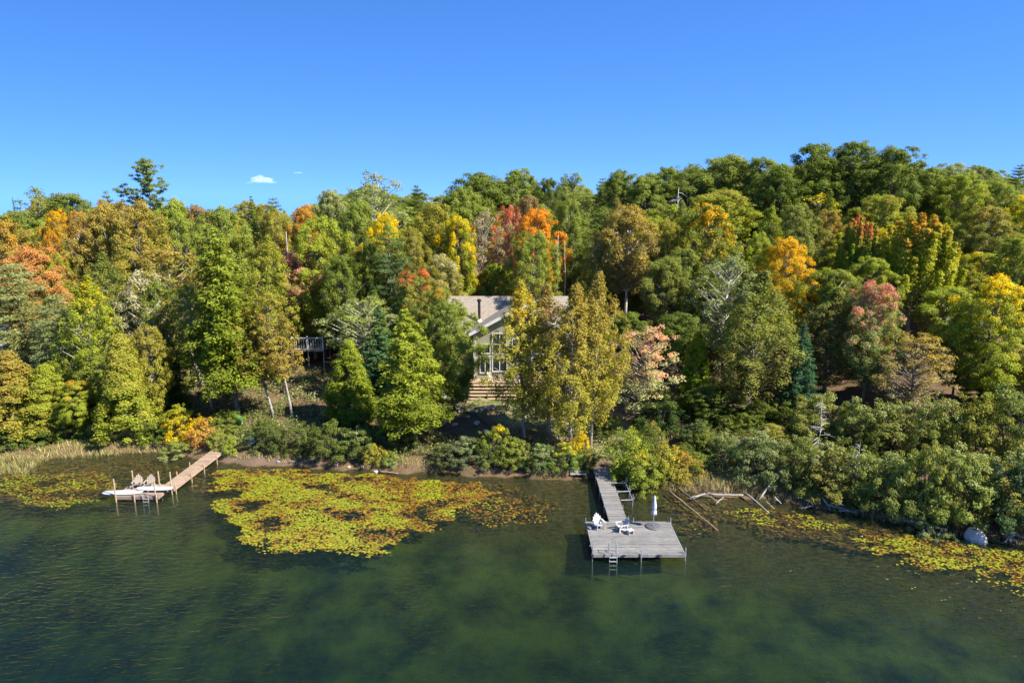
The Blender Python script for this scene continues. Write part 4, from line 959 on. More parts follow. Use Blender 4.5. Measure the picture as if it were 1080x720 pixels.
    for i in range(16): dk.box(((x0+x1)/2, -0.08-0.11*i-0.055, ZD-0.04), (x1-x0, 0.104, 0.06))
    dk.box(((x0+x1)/2, -0.95, ZD-0.27), (x1-x0-0.1, 1.7, 0.36)); dk.build("deck", M_TAN, t)
    n = 5; rise = (ZD-2.62)/n
    for i in range(n):
        z = ZD-rise*(i+1); y = -1.86-0.46*i
        k = MB(); k.box(((x0+x1)/2, y-0.24, z+0.0), (x1-x0, 0.50, 0.07)); k.box(((x0+x1)/2, y+0.02, z-rise/2+0.0), (x1-x0-0.04, 0.03, rise-0.1))
        k.build("step", M_TAN, t)
    k = MB()
    for xx in np.linspace(x0+0.1, x1-0.1, 5): k.box((xx, -2.9, 2.55), (0.09, 2.3, 0.9))
    k.build("stringers", simple("dark_wood", (0.10,0.07,0.05), 0.85, 0.3), t)
cottage()

def patio_chair(x, y, z, rz):
    t = thing("patio_chair", "white patio chair on the cottage deck in front of the patio door", "chair", (x, y, z), rz)
    MB().box((0, 0, 0.45), (0.5, 0.5, 0.05)).build("seat", M_WHITE, t, bevel=0.01)
    k = MB()
    for i in range(5): k.box((-0.2+0.1*i, 0.27, 0.72), (0.06, 0.03, 0.5), (-0.15, 0, 0))
    k.box((0, 0.31, 0.96), (0.5, 0.04, 0.06)); k.build("backrest", M_WHITE, t)
    for a in (-0.22, 0.22):
        for b in (-0.22, 0.22): MB().tube([(a, b, 0), (a, b, 0.44)], 0.025, 6).build("leg", M_WHITE, t)
patio_chair(-2.6, 76.6, 3.95, 0.3)

def raised_deck():
    c = at_y(327, 369, 84); z = c[2]; gx_ = g(c[0], 85)
    t = thing("raised_deck", "white-railed raised wooden deck glimpsed between trees left of the cottage", "deck", (c[0], 84, 0))
    w2 = 1.75
    k = MB()
    for i in range(20): k.box((-0.3, 0.09+i*0.16, z), (w2*2+0.6, 0.15, 0.05))
    k.box((-0.3, 0.0, z-0.08), (w2*2+0.6, 0.05, 0.2)); k.build("floor_boards", M_TAN, t)
    for x in (-w2-0.5, -0.3, w2-0.1):
        MB().box((x, 0.0, z+0.85), (0.16, 0.16, 1.8)).build("post", M_WHITE, t)
        for y in (0.15, 3.1): MB().box((x, y, (z+gx_)/2-0.6), (0.14, 0.14, z-gx_+1.0)).build("support", simple("grey_post", (0.3,0.27,0.24)), t)
    k = MB(); k.box((-0.3, 0, z+1.55), (w2*2+0.5, 0.07, 0.14)); k.box((-0.3, 0, z+0.12), (w2*2+0.5, 0.07, 0.12)); k.build("rail", M_WHITE, t)
    k = MB()
    for i in range(12): k.box((-w2-0.2+i*0.3, 0, z+0.84), (0.035, 0.035, 1.34))
    k.build("balusters", M_WHITE, t)
raised_deck()

def cabin():
    c = at_y(30, 352, 83); x = c[0]; z0 = g(x, 85)
    t = thing("cabin", "grey-roofed cabin glimpsed behind the soft olive pine at far left", "cabin", (x, 83, z0))
    zt = at_y(30, 340, 85)[2]-z0
    k = MB(); k.box((0, 3, 1.2), (9, 6, 3.4)); k.build("wall", simple("grey_siding", (0.32,0.31,0.28), 0.8, 0.1), t)
    mr = simple("grey_shingle", (0.34,0.34,0.35), 0.7, 0.2, 4, (1,1,4), 0.3)
    k = MB(); k.add([(-5, -0.6, 2.7), (5, -0.6, 2.7), (5, 3, zt), (-5, 3, zt), (5, 6.6, 2.7), (-5, 6.6, 2.7), (-5, -0.6, 2.5), (5, -0.6, 2.5), (5, 6.6, 2.5), (-5, 6.6, 2.5)],
                    [(0,1,2,3), (3,2,4,5), (0,6,7,1), (5,4,8,9), (6,9,8,7), (0,3,5,9,6), (1,7,8,4,2)]); k.build("roof", mr, t)
    window(t, -3.2, -2.0, 0.9, 2.1, -0.03, bars=(-2.6,)); window(t, 1.2, 2.8, 0.9, 2.1, -0.03, bars=(2.0,))
    MB().box((-0.4, -0.02, 1.0), (0.95, 0.06, 2.0)).build("door", M_WHITE, t)
cabin()

# ------------------------------------------------------------ main dock
def plank_material(name, c1, c2, width, axis_i, rough=0.75):
    m, n, b, o = mat(name); pos = N(n, "ShaderNodeTexCoord").outputs['Object']; sp = N(n, "ShaderNodeSeparateXYZ"); n.links.new(pos, sp.inputs[0])
    idn = mth(n, 'FLOOR', mth(n, 'DIVIDE', sp.outputs[axis_i], width))
    wn = N(n, "ShaderNodeTexWhiteNoise"); wn.noise_dimensions = '1D'; n.links.new(idn, wn.inputs['W'])
    mp = N(n, "ShaderNodeMapping"); mp.inputs['Scale'].default_value = (1.5, 14, 4) if axis_i == 1 else (14, 1.5, 4); n.links.new(pos, mp.inputs[0])
    f = noise(n, 1.6, 7, mp.outputs[0], 0.65); blot = noise(n, 0.9, 4, pos)
    c = mix(n, ramp(n, f, [(0.3, 0.0), (0.7, 1.0)]), c1, c2)
    v = mth(n, 'ADD', 0.72, mth(n, 'ADD', mth(n, 'MULTIPLY', wn.outputs['Value'], 0.42), mth(n, 'MULTIPLY', mth(n, 'SUBTRACT', blot, 0.35), 0.9)))
    h = N(n, "ShaderNodeHueSaturation"); n.links.new(c, h.inputs['Color']); n.links.new(v, h.inputs['Value'])
    n.links.new(h.outputs[0], b.inputs['Base Color']); b.inputs['Roughness'].default_value = rough
    bp = N(n, "ShaderNodeBump", Strength=0.4, Distance=0.01); n.links.new(f, bp.inputs['Height']); n.links.new(bp.outputs[0], b.inputs['Normal']); return m
M_GREY = plank_material("weathered_boards", (0.09,0.085,0.08), (0.215,0.208,0.195), 0.15, 1)
M_GREYX = plank_material("weathered_edge", (0.17,0.16,0.15), (0.29,0.28,0.26), 0.5, 0)
M_GALV = simple("galvanised_metal", (0.34,0.35,0.36), 0.5, 0.25, 4, (1,1,1), 0, 0.5, 0.4)
M_RUBBER = simple("black_rubber", (0.03,0.035,0.045), 0.6, 0.2)
def deck_boards(x0, x1, y0, y1, z, w_=0.15, gap=0.014, mb=None):
    k = mb or MB(); n = int((y1-y0)/w_); r = random.Random(int(x0*10+y0))
    for i in range(n): k.box(((x0+x1)/2, y0+w_*(i+0.5), z-0.02+r.uniform(-0.004, 0.004)), (x1-x0+r.uniform(-0.015, 0.015), w_-gap, 0.04))
    return k
def main_dock():
    Z = 0.58; X0, X1, XM = 5.68, 12.05, 9.0; Y0, Y1 = 43.4, 48.2
    t = thing("swim_platform", "weathered grey wooden dock platform with ladder at the end of the long gangway", "dock", (0, 0, 0), 0, None)
    deck_boards(X0+.05, XM-.015, Y0+.05, Y1-.05, Z).build("deck_boards", M_GREY, t)
    deck_boards(XM+.015, X1-.05, Y0+.05, Y1-.05, Z-.004).build("deck_boards", M_GREY, t)
    k = MB()
    for (a, b) in (((X0, Y0), (X1, Y0)), ((X0, Y1), (X1, Y1)), ((X0, Y0), (X0, Y1)), ((X1, Y0), (X1, Y1)), ((XM, Y0+.05), (XM, Y1-.05))):
        k.beam((a[0], a[1], Z-0.13), (b[0], b[1], Z-0.13), 0.06, 0.24)
    k.build("frame", M_GREYX, t)
    for (x, y, h) in ((X0-.06, Y0+.1, .75), (XM, Y0-.07, .55), (X1+.06, Y0+.1, .55), (X0-.06, Y1-.1, .5), (X1+.06, Y1-.1, .5), (XM+.3, Y1+.08, .4)):
        k = MB(); k.tube([(x, y, -2.2), (x, y, Z+h-.15)], 0.035, 8); k.box((x, y, Z-0.12), (0.11, 0.11, 0.22)); k.build("post", M_GALV, t)
    for x in (X0+2.15, X0+4.6): MB().tube([(x-0.09, Y0-0.12, Z-0.05), (x+0.09, Y0-0.12, Z-0.05)], 0.075, 10).build("bumper", M_RUBBER, t)
    for x, y in ((X0+1.7, Y0+.12), (X0-.06, Y0+1.1)): MB().box((x, y, Z+.02), (0.2, 0.05, 0.05)).build("cleat", M_GALV, t)
    # ladder
    lx = X0+1.35
    lad = MB()
    for s in (-0.26, 0.26): lad.tube([(lx+s, Y0+0.35, Z+0.02), (lx+s, Y0+0.3, Z+0.75), (lx+s, Y0-0.05, Z+0.72), (lx+s, Y0-0.18, Z+0.2), (lx+s, Y0-0.26, -1.1)], 0.026, 8)
    for z in (0.42, 0.12, -0.2, -0.5): lad.box((lx, Y0-0.22, z), (0.5, 0.12, 0.045))
    lad.build("ladder", M_GALV, t)
    # gangway
    t2 = thing("gangway", "long narrow weathered gangway leading from the shore to the platform", "walkway", (0, 0, 0))
    gx0, gx1 = 7.45, 8.85
    yL = 58.9
    k = MB()
    deck_boards(gx0, gx1, Y1+0.02, yL, Z-0.01, 0.15, 0.014, k); k.build("deck_boards", M_GREY, t2)
    k = MB()
    for x in (gx0+0.03, gx1-0.03): k.beam((x, Y1+.03, Z-0.14), (x, yL, Z-0.14), 0.07, 0.2)
    k.build("frame", M_GREYX, t2)
    for y in (50.8, 53.6, 56.4):
        for x in (gx0-0.05, gx1+0.05): MB().tube([(x, y, -1.4), (x, y, Z+0.12)], 0.03, 8).build("post", M_GALV, t2)
    # side rack beside the gangway
    t3 = thing("kayak_rack", "pale metal pipe rack with three arms standing in the water beside the gangway", "rack", (0, 0, 0))
    for (px, py) in ((654, 509), (655, 518), (654, 527)):
        q = at_z(px, py, Z); k = MB(); k.tube([(8.92, q[1], Z-0.02), (9.95, q[1], Z+0.02)], 0.045, 8); k.tube([(9.95, q[1], Z+0.02), (10.0, q[1], Z+0.22)], 0.045, 8); k.build("arm", M_GALV, t3)
    a = at_z(658, 527, Z); b = at_z(658, 509, Z); k = MB(); k.tube([(9.9, a[1], Z-0.06), (9.9, b[1], Z-0.06)], 0.035, 8)
    for y in (a[1], (a[1]+b[1])/2, b[1]): k.tube([(9.9, y, -0.9), (9.9, y, Z+0.5)], 0.03, 8)
    k.build("frame", M_GALV, t3)
main_dock()

def adirondack(name, label, loc, rz, m, cushion=None, group=None):
    t = thing(name, label, "chair", loc, rz, group)
    k = MB()
    for i in range(6): k.box((0, -0.28+0.095*i, 0.36-0.028*i), (0.54, 0.085, 0.025), (-0.28, 0, 0))
    k.build("seat", m, t)
    k = MB()
    for i in range(5):
        x = -0.22+0.11*i; L = 0.80-0.10*abs(i-2)**1.3; k.box((x*1.12, 0.26+0.20*L*0.62, 0.24+L/2), (0.10, 0.022, L), (-0.38, x*0.18, 0))
    k.box((0, 0.34, 0.42), (0.56, 0.03, 0.07), (-0.38, 0, 0)); k.build("backrest", m, t)
    for s in (-1, 1):
        MB().box((s*0.34, -0.02, 0.56), (0.13, 0.72, 0.025)).build("armrest", m, t)
        MB().box((s*0.30, -0.30, 0.275), (0.035, 0.10, 0.55)).build("leg", m, t)
        k = MB(); k.beam((s*0.285, -0.32, 0.34), (s*0.285, 0.52, 0.05), 0.03, 0.12); k.box((s*0.30, 0.30, 0.40), (0.03, 0.07, 0.32)); k.build("leg", m, t)
    if cushion: MB().box((0, 0.39, 0.62), (0.44, 0.05, 0.56), (-0.38, 0, 0)).build("cushion", cushion, t, bevel=0.02)
    return t
M_WPL = simple("white_plastic", (0.44,0.44,0.43), 0.45, 0.05)
M_TANPL = simple("tan_plastic", (0.33,0.27,0.21), 0.6, 0.12)
M_NAVY = simple("navy_fabric", (0.05,0.06,0.12), 0.8, 0.2)
p = at_z(632, 558, 0.58); adirondack("adirondack_chair", "white adirondack chair facing the lake at the platform's left corner", (p[0], p[1]+0.2, 0.585), 0.35, M_WPL)
p = at_z(656, 560, 0.58); adirondack("adirondack_chair", "white adirondack chair with dark cushion, turned sideways in the middle of the platform", (p[0], p[1]+0.1, 0.585), -1.25, M_WPL, M_NAVY)
def foot_stool():
    p = at_z(663, 562, 0.58); t = thing("footstool", "small white slatted footstool beside the dark-cushioned chair", "stool", (p[0]+.1, p[1]-0.1, 0.585), 0.4)
    k = MB()
    for i in range(4): k.box((0, -0.15+0.1*i, 0.32), (0.45, 0.085, 0.025))
    k.build("top", M_WPL, t)
    for a in (-0.19, 0.19): MB().box((a, 0, 0.155), (0.03, 0.3, 0.31)).build("leg", M_WPL, t)
foot_stool()
def umbrella():
    p = at_z(689, 555, 0.58); t = thing("umbrella", "closed white umbrella on a round dark base on the platform", "umbrella", (p[0], p[1], 0.58))
    MB().lathe([(0.60, 0.0), (0.60, 0.05), (0.52, 0.08), (0.1, 0.10)], 28).build("base", simple("dark_resin", (0.09,0.09,0.10), 0.5, 0.2), t, True)
    MB().tube([(0, 0, 0.05), (0, 0, 2.4)], 0.028, 8).build("pole", M_GALV, t)
    # folded canopy with pleats
    k = MB(); prof = [(0.05, 0.92), (0.25, 1.0), (0.22, 1.25), (0.16, 1.38), (0.2, 1.5), (0.19, 1.8), (0.14, 2.1), (0.12, 2.3), (0.05, 2.47), (0.02, 2.52)]; n = 24
    for r_, z in prof:
        for j in range(n):
            a = 2*math.pi*j/n; rr = r_*(1+0.28*math.cos(8*a+z*1.4)); k.v.append((rr*math.cos(a), rr*math.sin(a), z))
    for i in range(len(prof)-1):
        for j in range(n): k.f.append((i*n+j, i*n+(j+1) % n, (i+1)*n+(j+1) % n, (i+1)*n+j))
    k.v = [(a*0.72, b*0.72, z) for a, b, z in k.v]
    c = k.build("canopy", simple("white_canvas", (0.52,0.52,0.54), 0.8, 0.12), t, True)
    MB().lathe([(0.14, 0), (0.145, 0.05), (0.14, 0.09)], 16, (0, 0, 1.36)).build("strap", M_GALV, c)
umbrella()

# ------------------------------------------------------------ left dock
M_CEDARB = plank_material("cedar_boards", (0.21,0.145,0.095), (0.33,0.235,0.16), 0.14, 0)
M_PINKB = plank_material("cedar_boards_x", (0.20,0.145,0.105), (0.31,0.23,0.17), 0.14, 1)
def left_dock():
    Z = 0.5
    a = at_z(121, 523, Z); b = at_z(167, 523, Z); y0 = a[1]; x0, x1 = a[0], b[0]; y1 = y0+2.4
    t = thing("swim_platform", "small tan wooden dock platform with tall posts on the left", "dock", (0, 0, 0))
    deck_boards(x0, x1, y0, y1, Z, 0.14).build("deck_boards", M_PINKB, t)
    k = MB()
    for (p, q) in (((x0, y0), (x1, y0)), ((x0, y1), (x1, y1)), ((x0, y0), (x0, y1)), ((x1, y0), (x1, y1))): k.beam((p[0], p[1], Z-0.15), (q[0], q[1], Z-0.15), 0.06, 0.24)
    k.build("frame", M_PINKB, t)
    def post(px, pyt, y, m=M_TAN, r=0.055):
        q = at_y(px, pyt, y); k = MB(); k.tube([(q[0], y, -2.0), (q[0], y, q[2])], r, 8); k.build("post", m, t)
    post(119.5, 505, y0-.07); post(141, 520, y0-.07); post(162, 506, y0-.07, ); post(164.5, 521, y0-.12)
    post(139, 496, y1+.08); post(166.5, 497, y1+.08); post(179, 497.5, y1-.9)
    lad = MB(); lx = (x0*0.28+x1*0.72)
    for s in (-0.22, 0.22): lad.tube([(lx+s, y0+0.1, Z+0.45), (lx+s, y0-0.1, Z+0.4), (lx+s, y0-0.16, -1.0)], 0.025, 8)
    for z in (0.3, 0.05, -0.25): lad.box((lx, y0-0.15, z), (0.42, 0.1, 0.04))
    lad.build("ladder", M_GALV, t)
    # walkway to shore
    w = thing("wooden_walkway", "long tan plank walkway running from the left platform up to the bank", "walkway", (0, 0, 0))
    p0 = Vector(at_z(176, 515, Z)); p1 = Vector(at_z(235, 471, Z+0.35)); d = (p1-p0); L = d.length; d.normalize(); sd_ = d.cross(Vector((0, 0, 1))).normalized()
    w.location = p0; w.rotation_euler = (0, -math.asin(d.z), math.atan2(d.y, d.x))
    k = MB(); n = int(L/0.14)
    for i in range(n): k.box((0.14*(i+0.5), 0, 0.0), (0.128, 1.25, 0.045))
    k.build("deck_boards", M_CEDARB, w)
    k = MB()
    for s in (-0.6, 0.6): k.beam((0, s, -0.13), (L, s, -0.13), 0.06, 0.2)
    k.build("frame", M_PINKB, w)
    for f in (0.02, 0.28, 0.5, 0.74):
        for s in (-0.68, 0.68): MB().tube([(L*f, s, -1.3-0), (L*f, s, 0.35 if f < 0.6 else 0.1)], 0.045, 8).build("post", M_TAN, w)
    for px, lb, rz in ((146.5, "tan adirondack chair on the left dock, the one nearer the open water", 0.25), (159, "tan adirondack chair on the left dock, the one nearer the walkway", 0.1)):
        q = at_z(px, 513, Z); adirondack("adirondack_chair", lb, (q[0], y0+1.75, Z+0.005), rz, M_TANPL, group='tan adirondack chairs on the left dock')
    # boards
    def board(px, yy, z, L, W, rz, label, m):
        q = at_z(px, 517, z); k = MB(); n = 26; V = []
        for lay, (zz, sc) in enumerate(((-0.06, 0.9), (-0.02, 1.0), (0.03, 1.0), (0.06, 0.88))):
            for j in range(n):
                a = 2*math.pi*j/n; cx, cy = math.cos(a), math.sin(a); u = abs(cx)**0.85*(1 if cx > 0 else -1)
                wd = W/2*abs(cy)**0.62*(1 if cy > 0 else -1)*(1-0.12*max(0, cx)); V.append((u*L/2*(0.97 if sc < 1 else 1), wd*sc, zz+0.10*max(0, abs(u)-0.7)**1.2))
        Fc = [tuple(range(n))[::-1], tuple(range(3*n, 4*n))]
        for i in range(3): Fc += [(i*n+j, i*n+(j+1) % n, (i+1)*n+(j+1) % n, (i+1)*n+j) for j in range(n)]
        k.add(V, Fc); o = k.build("paddleboard", m, None, True); o.location = (q[0], yy, z); o.rotation_euler = (0, 0, rz); tag(o, label, "paddleboard", 'white paddleboards'); 
        f = MB(); f.box((0, 0, 0.068), (0.85, 0.42, 0.012)); f.build("traction_pad", simple("grey_foam", (0.55,0.56,0.57), 0.8, 0.1), o)
    board(132, y0+0.48, Z+0.11, 3.3, 0.84, 0.03, "white paddleboard on the front edge of the left dock, the outer one", M_WPL)
    board(160.5, y0+1.0, Z+0.24, 3.1, 0.78, -0.02, "white paddleboard overlapping the other, poking past the left platform toward the walkway", M_WPL)
left_dock()

# ------------------------------------------------------------ driftwood, rocks and small things on the bank
M_DRIFT = simple("bleached_wood", (0.27,0.245,0.21), 0.85, 0.3, 5, (2, 2, 1), 0.5)
M_LOG = simple("brown_log", (0.24,0.16,0.10), 0.85, 0.35, 5, (2, 2, 1), 0.5)
M_LOGD = simple("dark_log", (0.10,0.07,0.05), 0.85, 0.35, 5, (2, 2, 1), 0.5)
def log(a, b, r0, r1, m, label, za=0.15, zb=0.05, branches=0, seed=1, cat='log', name='driftwood_log'):
    R = random.Random(seed); A = Vector(at_z(a[0], a[1], za)); B = Vector(at_z(b[0], b[1], zb)); n = 8; k = MB(); L = (B-A).length
    o1, o2 = Vector((R.uniform(-1,1), R.uniform(-1,1), R.uniform(-.3,.6))), R.uniform(0, 3); pts = []
    for i in range(n):
        f = i/(n-1); pts.append(A.lerp(B, f)+o1*math.sin(f*3.1+o2*0.2)*0.05*L*0.6+Vector((R.uniform(-1,1), R.uniform(-1,1), R.uniform(-1,1)))*0.02)
    k.tube(pts, [r0+(r1-r0)*i/(n-1)*R.uniform(0.9, 1.1) for i in range(n)], 8)
    for q in range(branches):
        p = pts[R.randint(1, n-1)]; d = Vector((R.uniform(-1, 1), R.uniform(-1, 0.3), R.uniform(0.1, 1))).normalized()*R.uniform(0.5, 1.3)
        k.tube([p, p+d*0.5+Vector((0, 0, 0.06)), p+d+Vector((R.uniform(-.2, .2), 0, -0.1))], [r1*0.8, r1*0.55, r1*0.2], 6)
    o = k.build(name, m, None, True); tag(o, label, cat, 'driftwood along the right bank'); return o
log((706,518),(757,559),0.10,0.045,M_LOG,"long thin brown log slanting into the water right of the umbrella",0.3,0.03,0,1)
log((716,516),(745,538),0.09,0.05,M_LOGD,"dark log lying just behind the long thin one",0.35,0.03,0,2)
log((727,526),(748,519),0.12,0.06,M_DRIFT,"short bleached log end-on at the start of the driftwood pile",0.15,0.5,2,3)
log((748,521),(784,522),0.10,0.07,M_DRIFT,"horizontal bleached log against the grassy bank",0.35,0.35,1,4)
log((755,531),(763,524),0.06,0.04,M_DRIFT,"stubby bleached branch sticking from the water below the horizontal log",0.05,0.35,2,5)
log((786,520),(811,541),0.09,0.05,M_DRIFT,"bleached log sliding down the bank into the lily pads",0.45,0.03,0,6)
log((800,527),(829,488),0.09,0.035,M_DRIFT,"leaning bleached pole propped against the bushes",0.2,2.4,2,7)
log((808,528),(816,536),0.06,0.04,M_DRIFT,"small forked root left of the pale stumps",0.4,0.03,2,8)
log((817,524),(824,531),0.08,0.05,M_DRIFT,"pale stub beside the small forked root",0.4,0.08,1,9)
log((843,536),(858,533),0.07,0.05,M_DRIFT,"low bleached branch with upright prongs at the pad edge",0.1,0.3,3,10)
log((868,525),(876,537),0.08,0.05,M_DRIFT,"pale upright root left of the bleached root tangle",0.8,0.08,1,11)
log((872,532),(905,541),0.10,0.05,M_DRIFT,"bleached root tangle under the alders",0.4,0.15,5,12)
log((885,538),(902,540),0.07,0.04,M_DRIFT,"second branch of bleached wood lying in the root tangle",0.2,0.1,2,13)
log((942,546),(998,558),0.15,0.09,M_DRIFT,"long half-sunk grey log on the right bank",0.3,0.12,1,14)
log((976,566),(984,556),0.05,0.04,M_DRIFT,"first pale prong reaching down from the half-sunk log",0.0,0.35,1,15)
log((988,568),(993,558),0.05,0.04,M_DRIFT,"second pale prong reaching down from the half-sunk log",0.0,0.35,1,16)
log((1060,560),(1085,569),0.13,0.09,M_DRIFT,"grey log running out of frame at the right edge",0.5,0.25,0,17)
log((300,487),(309,482),0.05,0.03,M_DRIFT,"small white branch on the muddy beach",0.05,0.3,3,18)
log((400,497),(420,499),0.08,0.06,M_LOG,"short brown log at the stony shore under the hemlock",0.15,0.12,0,19)
log((30,492),(38,500),0.06,0.04,M_LOGD,"dark stick poking from the shore grass at the left",0.3,0.03,0,20)
def stump():
    p = at_z(1062, 571, 0.1); t = thing("root_stump", "upturned bleached root stump at the water right of the pale boulder", "stump", tuple(p)); R = random.Random(4)
    k = MB(); k.tube([(0.6,0.6,0.3),(0.2,0.2,0.45),(0,0,0.4)], [0.2,0.26,0.3], 9)
    k.build("bole", M_DRIFT, t, True); k = MB()
    for i in range(9):
        a = R.uniform(0, 6.28); L = R.uniform(0.4, 0.9); k.tube([(0,0,0.4), (math.cos(a)*L*.5, -.25, 0.4+math.sin(a)*L*.5), (math.cos(a)*L, -.2+R.uniform(-.3,.3), 0.35+math.sin(a)*L*0.9)], [0.1,0.06,0.02], 6)
    k.build("roots", M_DRIFT, t, True)
stump()
M_ROCK = simple("granite", (0.42,0.38,0.35), 0.85, 0.3, 1.6, (1,1,1), 0.7)
M_ROCKG = simple("grey_granite", (0.17,0.19,0.21), 0.85, 0.25, 2.0, (1,1,1), 0.7)
M_ROCKT = simple("tan_stone", (0.42,0.32,0.24), 0.9, 0.3, 2.0, (1,1,1), 0.6)
import bmesh
def rock(px, py, sx_, sy_, sz_, m, label, seed, group=None, z=None, cat='rock', name='boulder'):
    p = on_ground(px, py) if z is None else at_z(px, py, z)
    bm = bmesh.new(); bmesh.ops.create_icosphere(bm, subdivisions=3, radius=1)
    for v in bm.verts:
        c = v.co.copy(); f = 1+0.34*mnoise.noise(c*1.1+Vector((seed*3.1, 0, 0)))+0.16*mnoise.noise(c*2.8+Vector((seed, 5, 0)))
        f = min(f, 1.1); v.co = Vector((c.x*sx_, c.y*sy_, c.z*sz_))*f
    me = bpy.data.meshes.new(name); bm.to_mesh(me); bm.free(); me.materials.append(m)
    o = bpy.data.objects.new(name, me); COL.objects.link(o); o.location = (p[0], p[1], p[2]+sz_*0.25); o.rotation_euler = (0, 0, seed*1.7); tag(o, label, cat, group)
rock(1029, 569, 0.78, 0.6, 0.72, simple('pink_granite', (0.50,0.42,0.37), 0.85, 0.3, 1.6, (1,1,1), 0.7), "pale pinkish boulder at the waterline on the right", 3, z=0.0)
rock(267, 466, 1.15, 0.8, 0.55, M_ROCKG, "large grey-blue boulder in the bushes near the left walkway", 5)
rock(382, 493, 0.2, 0.16, 0.14, M_ROCK, "small white stone on the shore beneath the dark green bush", 6, 'stones on the left shore', cat='stone', name='shore_stone')
rock(396.5, 498, 0.22, 0.18, 0.16, M_ROCK, "brightest small stone at the edge of the lily pads", 7, 'stones on the left shore', cat='stone', name='shore_stone')
rock(355, 491, 0.25, 0.18, 0.15, M_ROCK, "small stone at the foot of the large dark bush", 8, 'stones on the left shore', cat='stone', name='shore_stone')
rock(293, 488, 0.28, 0.1, 0.16, M_ROCK, "pale stone on the muddy beach", 9, 'stones on the left shore', cat='stone', name='shore_stone')
rock(368, 493, 0.2, 0.15, 0.12, M_ROCKT, "tan stone between the small shore stones", 10, 'stones on the left shore', cat='stone', name='shore_stone')
rock(884, 589, 1.3, 1.0, 0.35, M_ROCKT, "submerged tan boulder showing through the water on the right", 11, z=-1.25)
FP = [(446,423,.5),(452,428,.45),(457,424,.4),(460,431,.5),(449,434,.4),(484,428,.35),(490,423,.4),(486,434,.35),(476,436,.3),(500,434,.35),(508,432,.3),(516,431,.45),(520,429,.4),(503,447,.45),(462,441,.4),(470,445,.3),(512,455,.35),(480,448,.35),(455,446,.3),(440,430,.4),(494,440,.3)]
ORD = ["leftmost", "second", "third", "fourth", "fifth", "sixth", "seventh", "eighth", "ninth", "tenth"]; cnt_ = {}
for i, (px, py, s) in enumerate(sorted(FP)):
    side = ("left of the dark maple trunk", "beside the fire-pit chairs", "on the slope below the cottage steps")[0 if px < 465 else 1 if px < 495 else 2]
    cnt_[side] = cnt_.get(side, -1)+1; od = ORD[cnt_[side]]
    rock(px, py, s, s*0.75, s*0.5, M_ROCKT if i % 3 else M_ROCK, "%s tan stone%s %s" % (od, "" if od == "leftmost" else " from the left", side), 20+i, 'landscape stones %s' % side, cat='stone', name='landscape_stone')
p = on_ground(471, 424); t = thing("patio_chair", "bright white lawn chair by the fire pit stones", "chair", tuple(p), 0.5); t.scale = (1.25, 1.25, 1.25)
MB().box((0, 0, 0.42), (0.6, 0.6, 0.06)).build("seat", M_WPL, t, bevel=0.01); MB().box((0, 0.3, 0.78), (0.6, 0.06, 0.72), (-0.25, 0, 0)).build("backrest", M_WPL, t, bevel=0.02)
for a in (-0.26, 0.26):
    for b in (-0.26, 0.26): MB().tube([(a, b, 0), (a, b, 0.42)], 0.03, 6).build("leg", M_WPL, t)
M_DKCH = simple("dark_resin_chair", (0.05,0.05,0.055), 0.5, 0.2)
p = on_ground(485, 424); adirondack("adirondack_chair", "dark adirondack chair by the fire pit, nearer the cottage steps", tuple(p), 2.3, M_DKCH, group='dark fire-pit chairs')
p = on_ground(476, 432); adirondack("adirondack_chair", "dark adirondack chair by the fire pit, nearer the dark maple trunk", tuple(p), -2.6, M_DKCH, group='dark fire-pit chairs')
def fallen():
    A = on_ground(478, 431); B = on_ground(514, 448); k = MB(); pts = []
    for i in range(8): f = i/7; q = A*(1-f)+B*f; pts.append((q[0], q[1], g(q[0], q[1])+0.1+0.12*math.sin(f*3)))
    k.tube(pts, [0.07]*3+[0.09]*5, 7); tag(k.build("landscape_timber", M_LOGD, None, True), "dark curved timber edging the slope below the cottage lawn", "timber")
fallen()
# green canoe resting between the trunks
def canoe():
    p = on_ground(251, 446); t = thing("canoe", "green canoe propped upside down between tree trunks on the left bank", "canoe", (p[0], p[1]+0.2, p[2]+0.35), math.radians(122))
    t.scale = (0.78, 0.78, 0.78)
    M_CAN = simple("green_hull", (0.06,0.30,0.10), 0.35, 0.12); k = MB(); n = 13; m_ = 9; V = []
    for i in range(n):
        u = -1+2*i/(n-1); wv = 0.42*(1-abs(u)**2.4)+0.01; dp = 0.38+0.10*abs(u)**3
        for j in range(m_):
            a = math.pi*j/(m_-1); V.append((u*2.3, wv*math.cos(a), dp*math.sin(a)**0.8))
    k.add(V, [(i*m_+j, i*m_+j+1, (i+1)*m_+j+1, (i+1)*m_+j) for i in range(n-1) for j in range(m_-1)])
    h = k.build("hull", M_CAN, t, True); md = h.modifiers.new("thickness", 'SOLIDIFY'); md.thickness = 0.02
    k = MB()
    for s in (-1, 1): k.tube([((-1+2*i/12)*2.3, s*(0.42*(1-abs(-1+2*i/12)**2.4)+0.02), 0) for i in range(13)], 0.022, 6)
    k.build("gunwale", M_WHITE, t, True)
canoe()
def boards_on_shore():
    p = on_ground(611, 503); k = MB()
    for i in range(4): k.box((p[0]-0.1, p[1]-0.15+i*0.2, 0.35+0.02*i), (1.5, 0.17, 0.05), (0.05, 0.04, 0.1))
    tag(k.build("board_stack", M_GREYX), "loose grey boards lying on the bank just left of the gangway", "boards")
boards_on_shore()

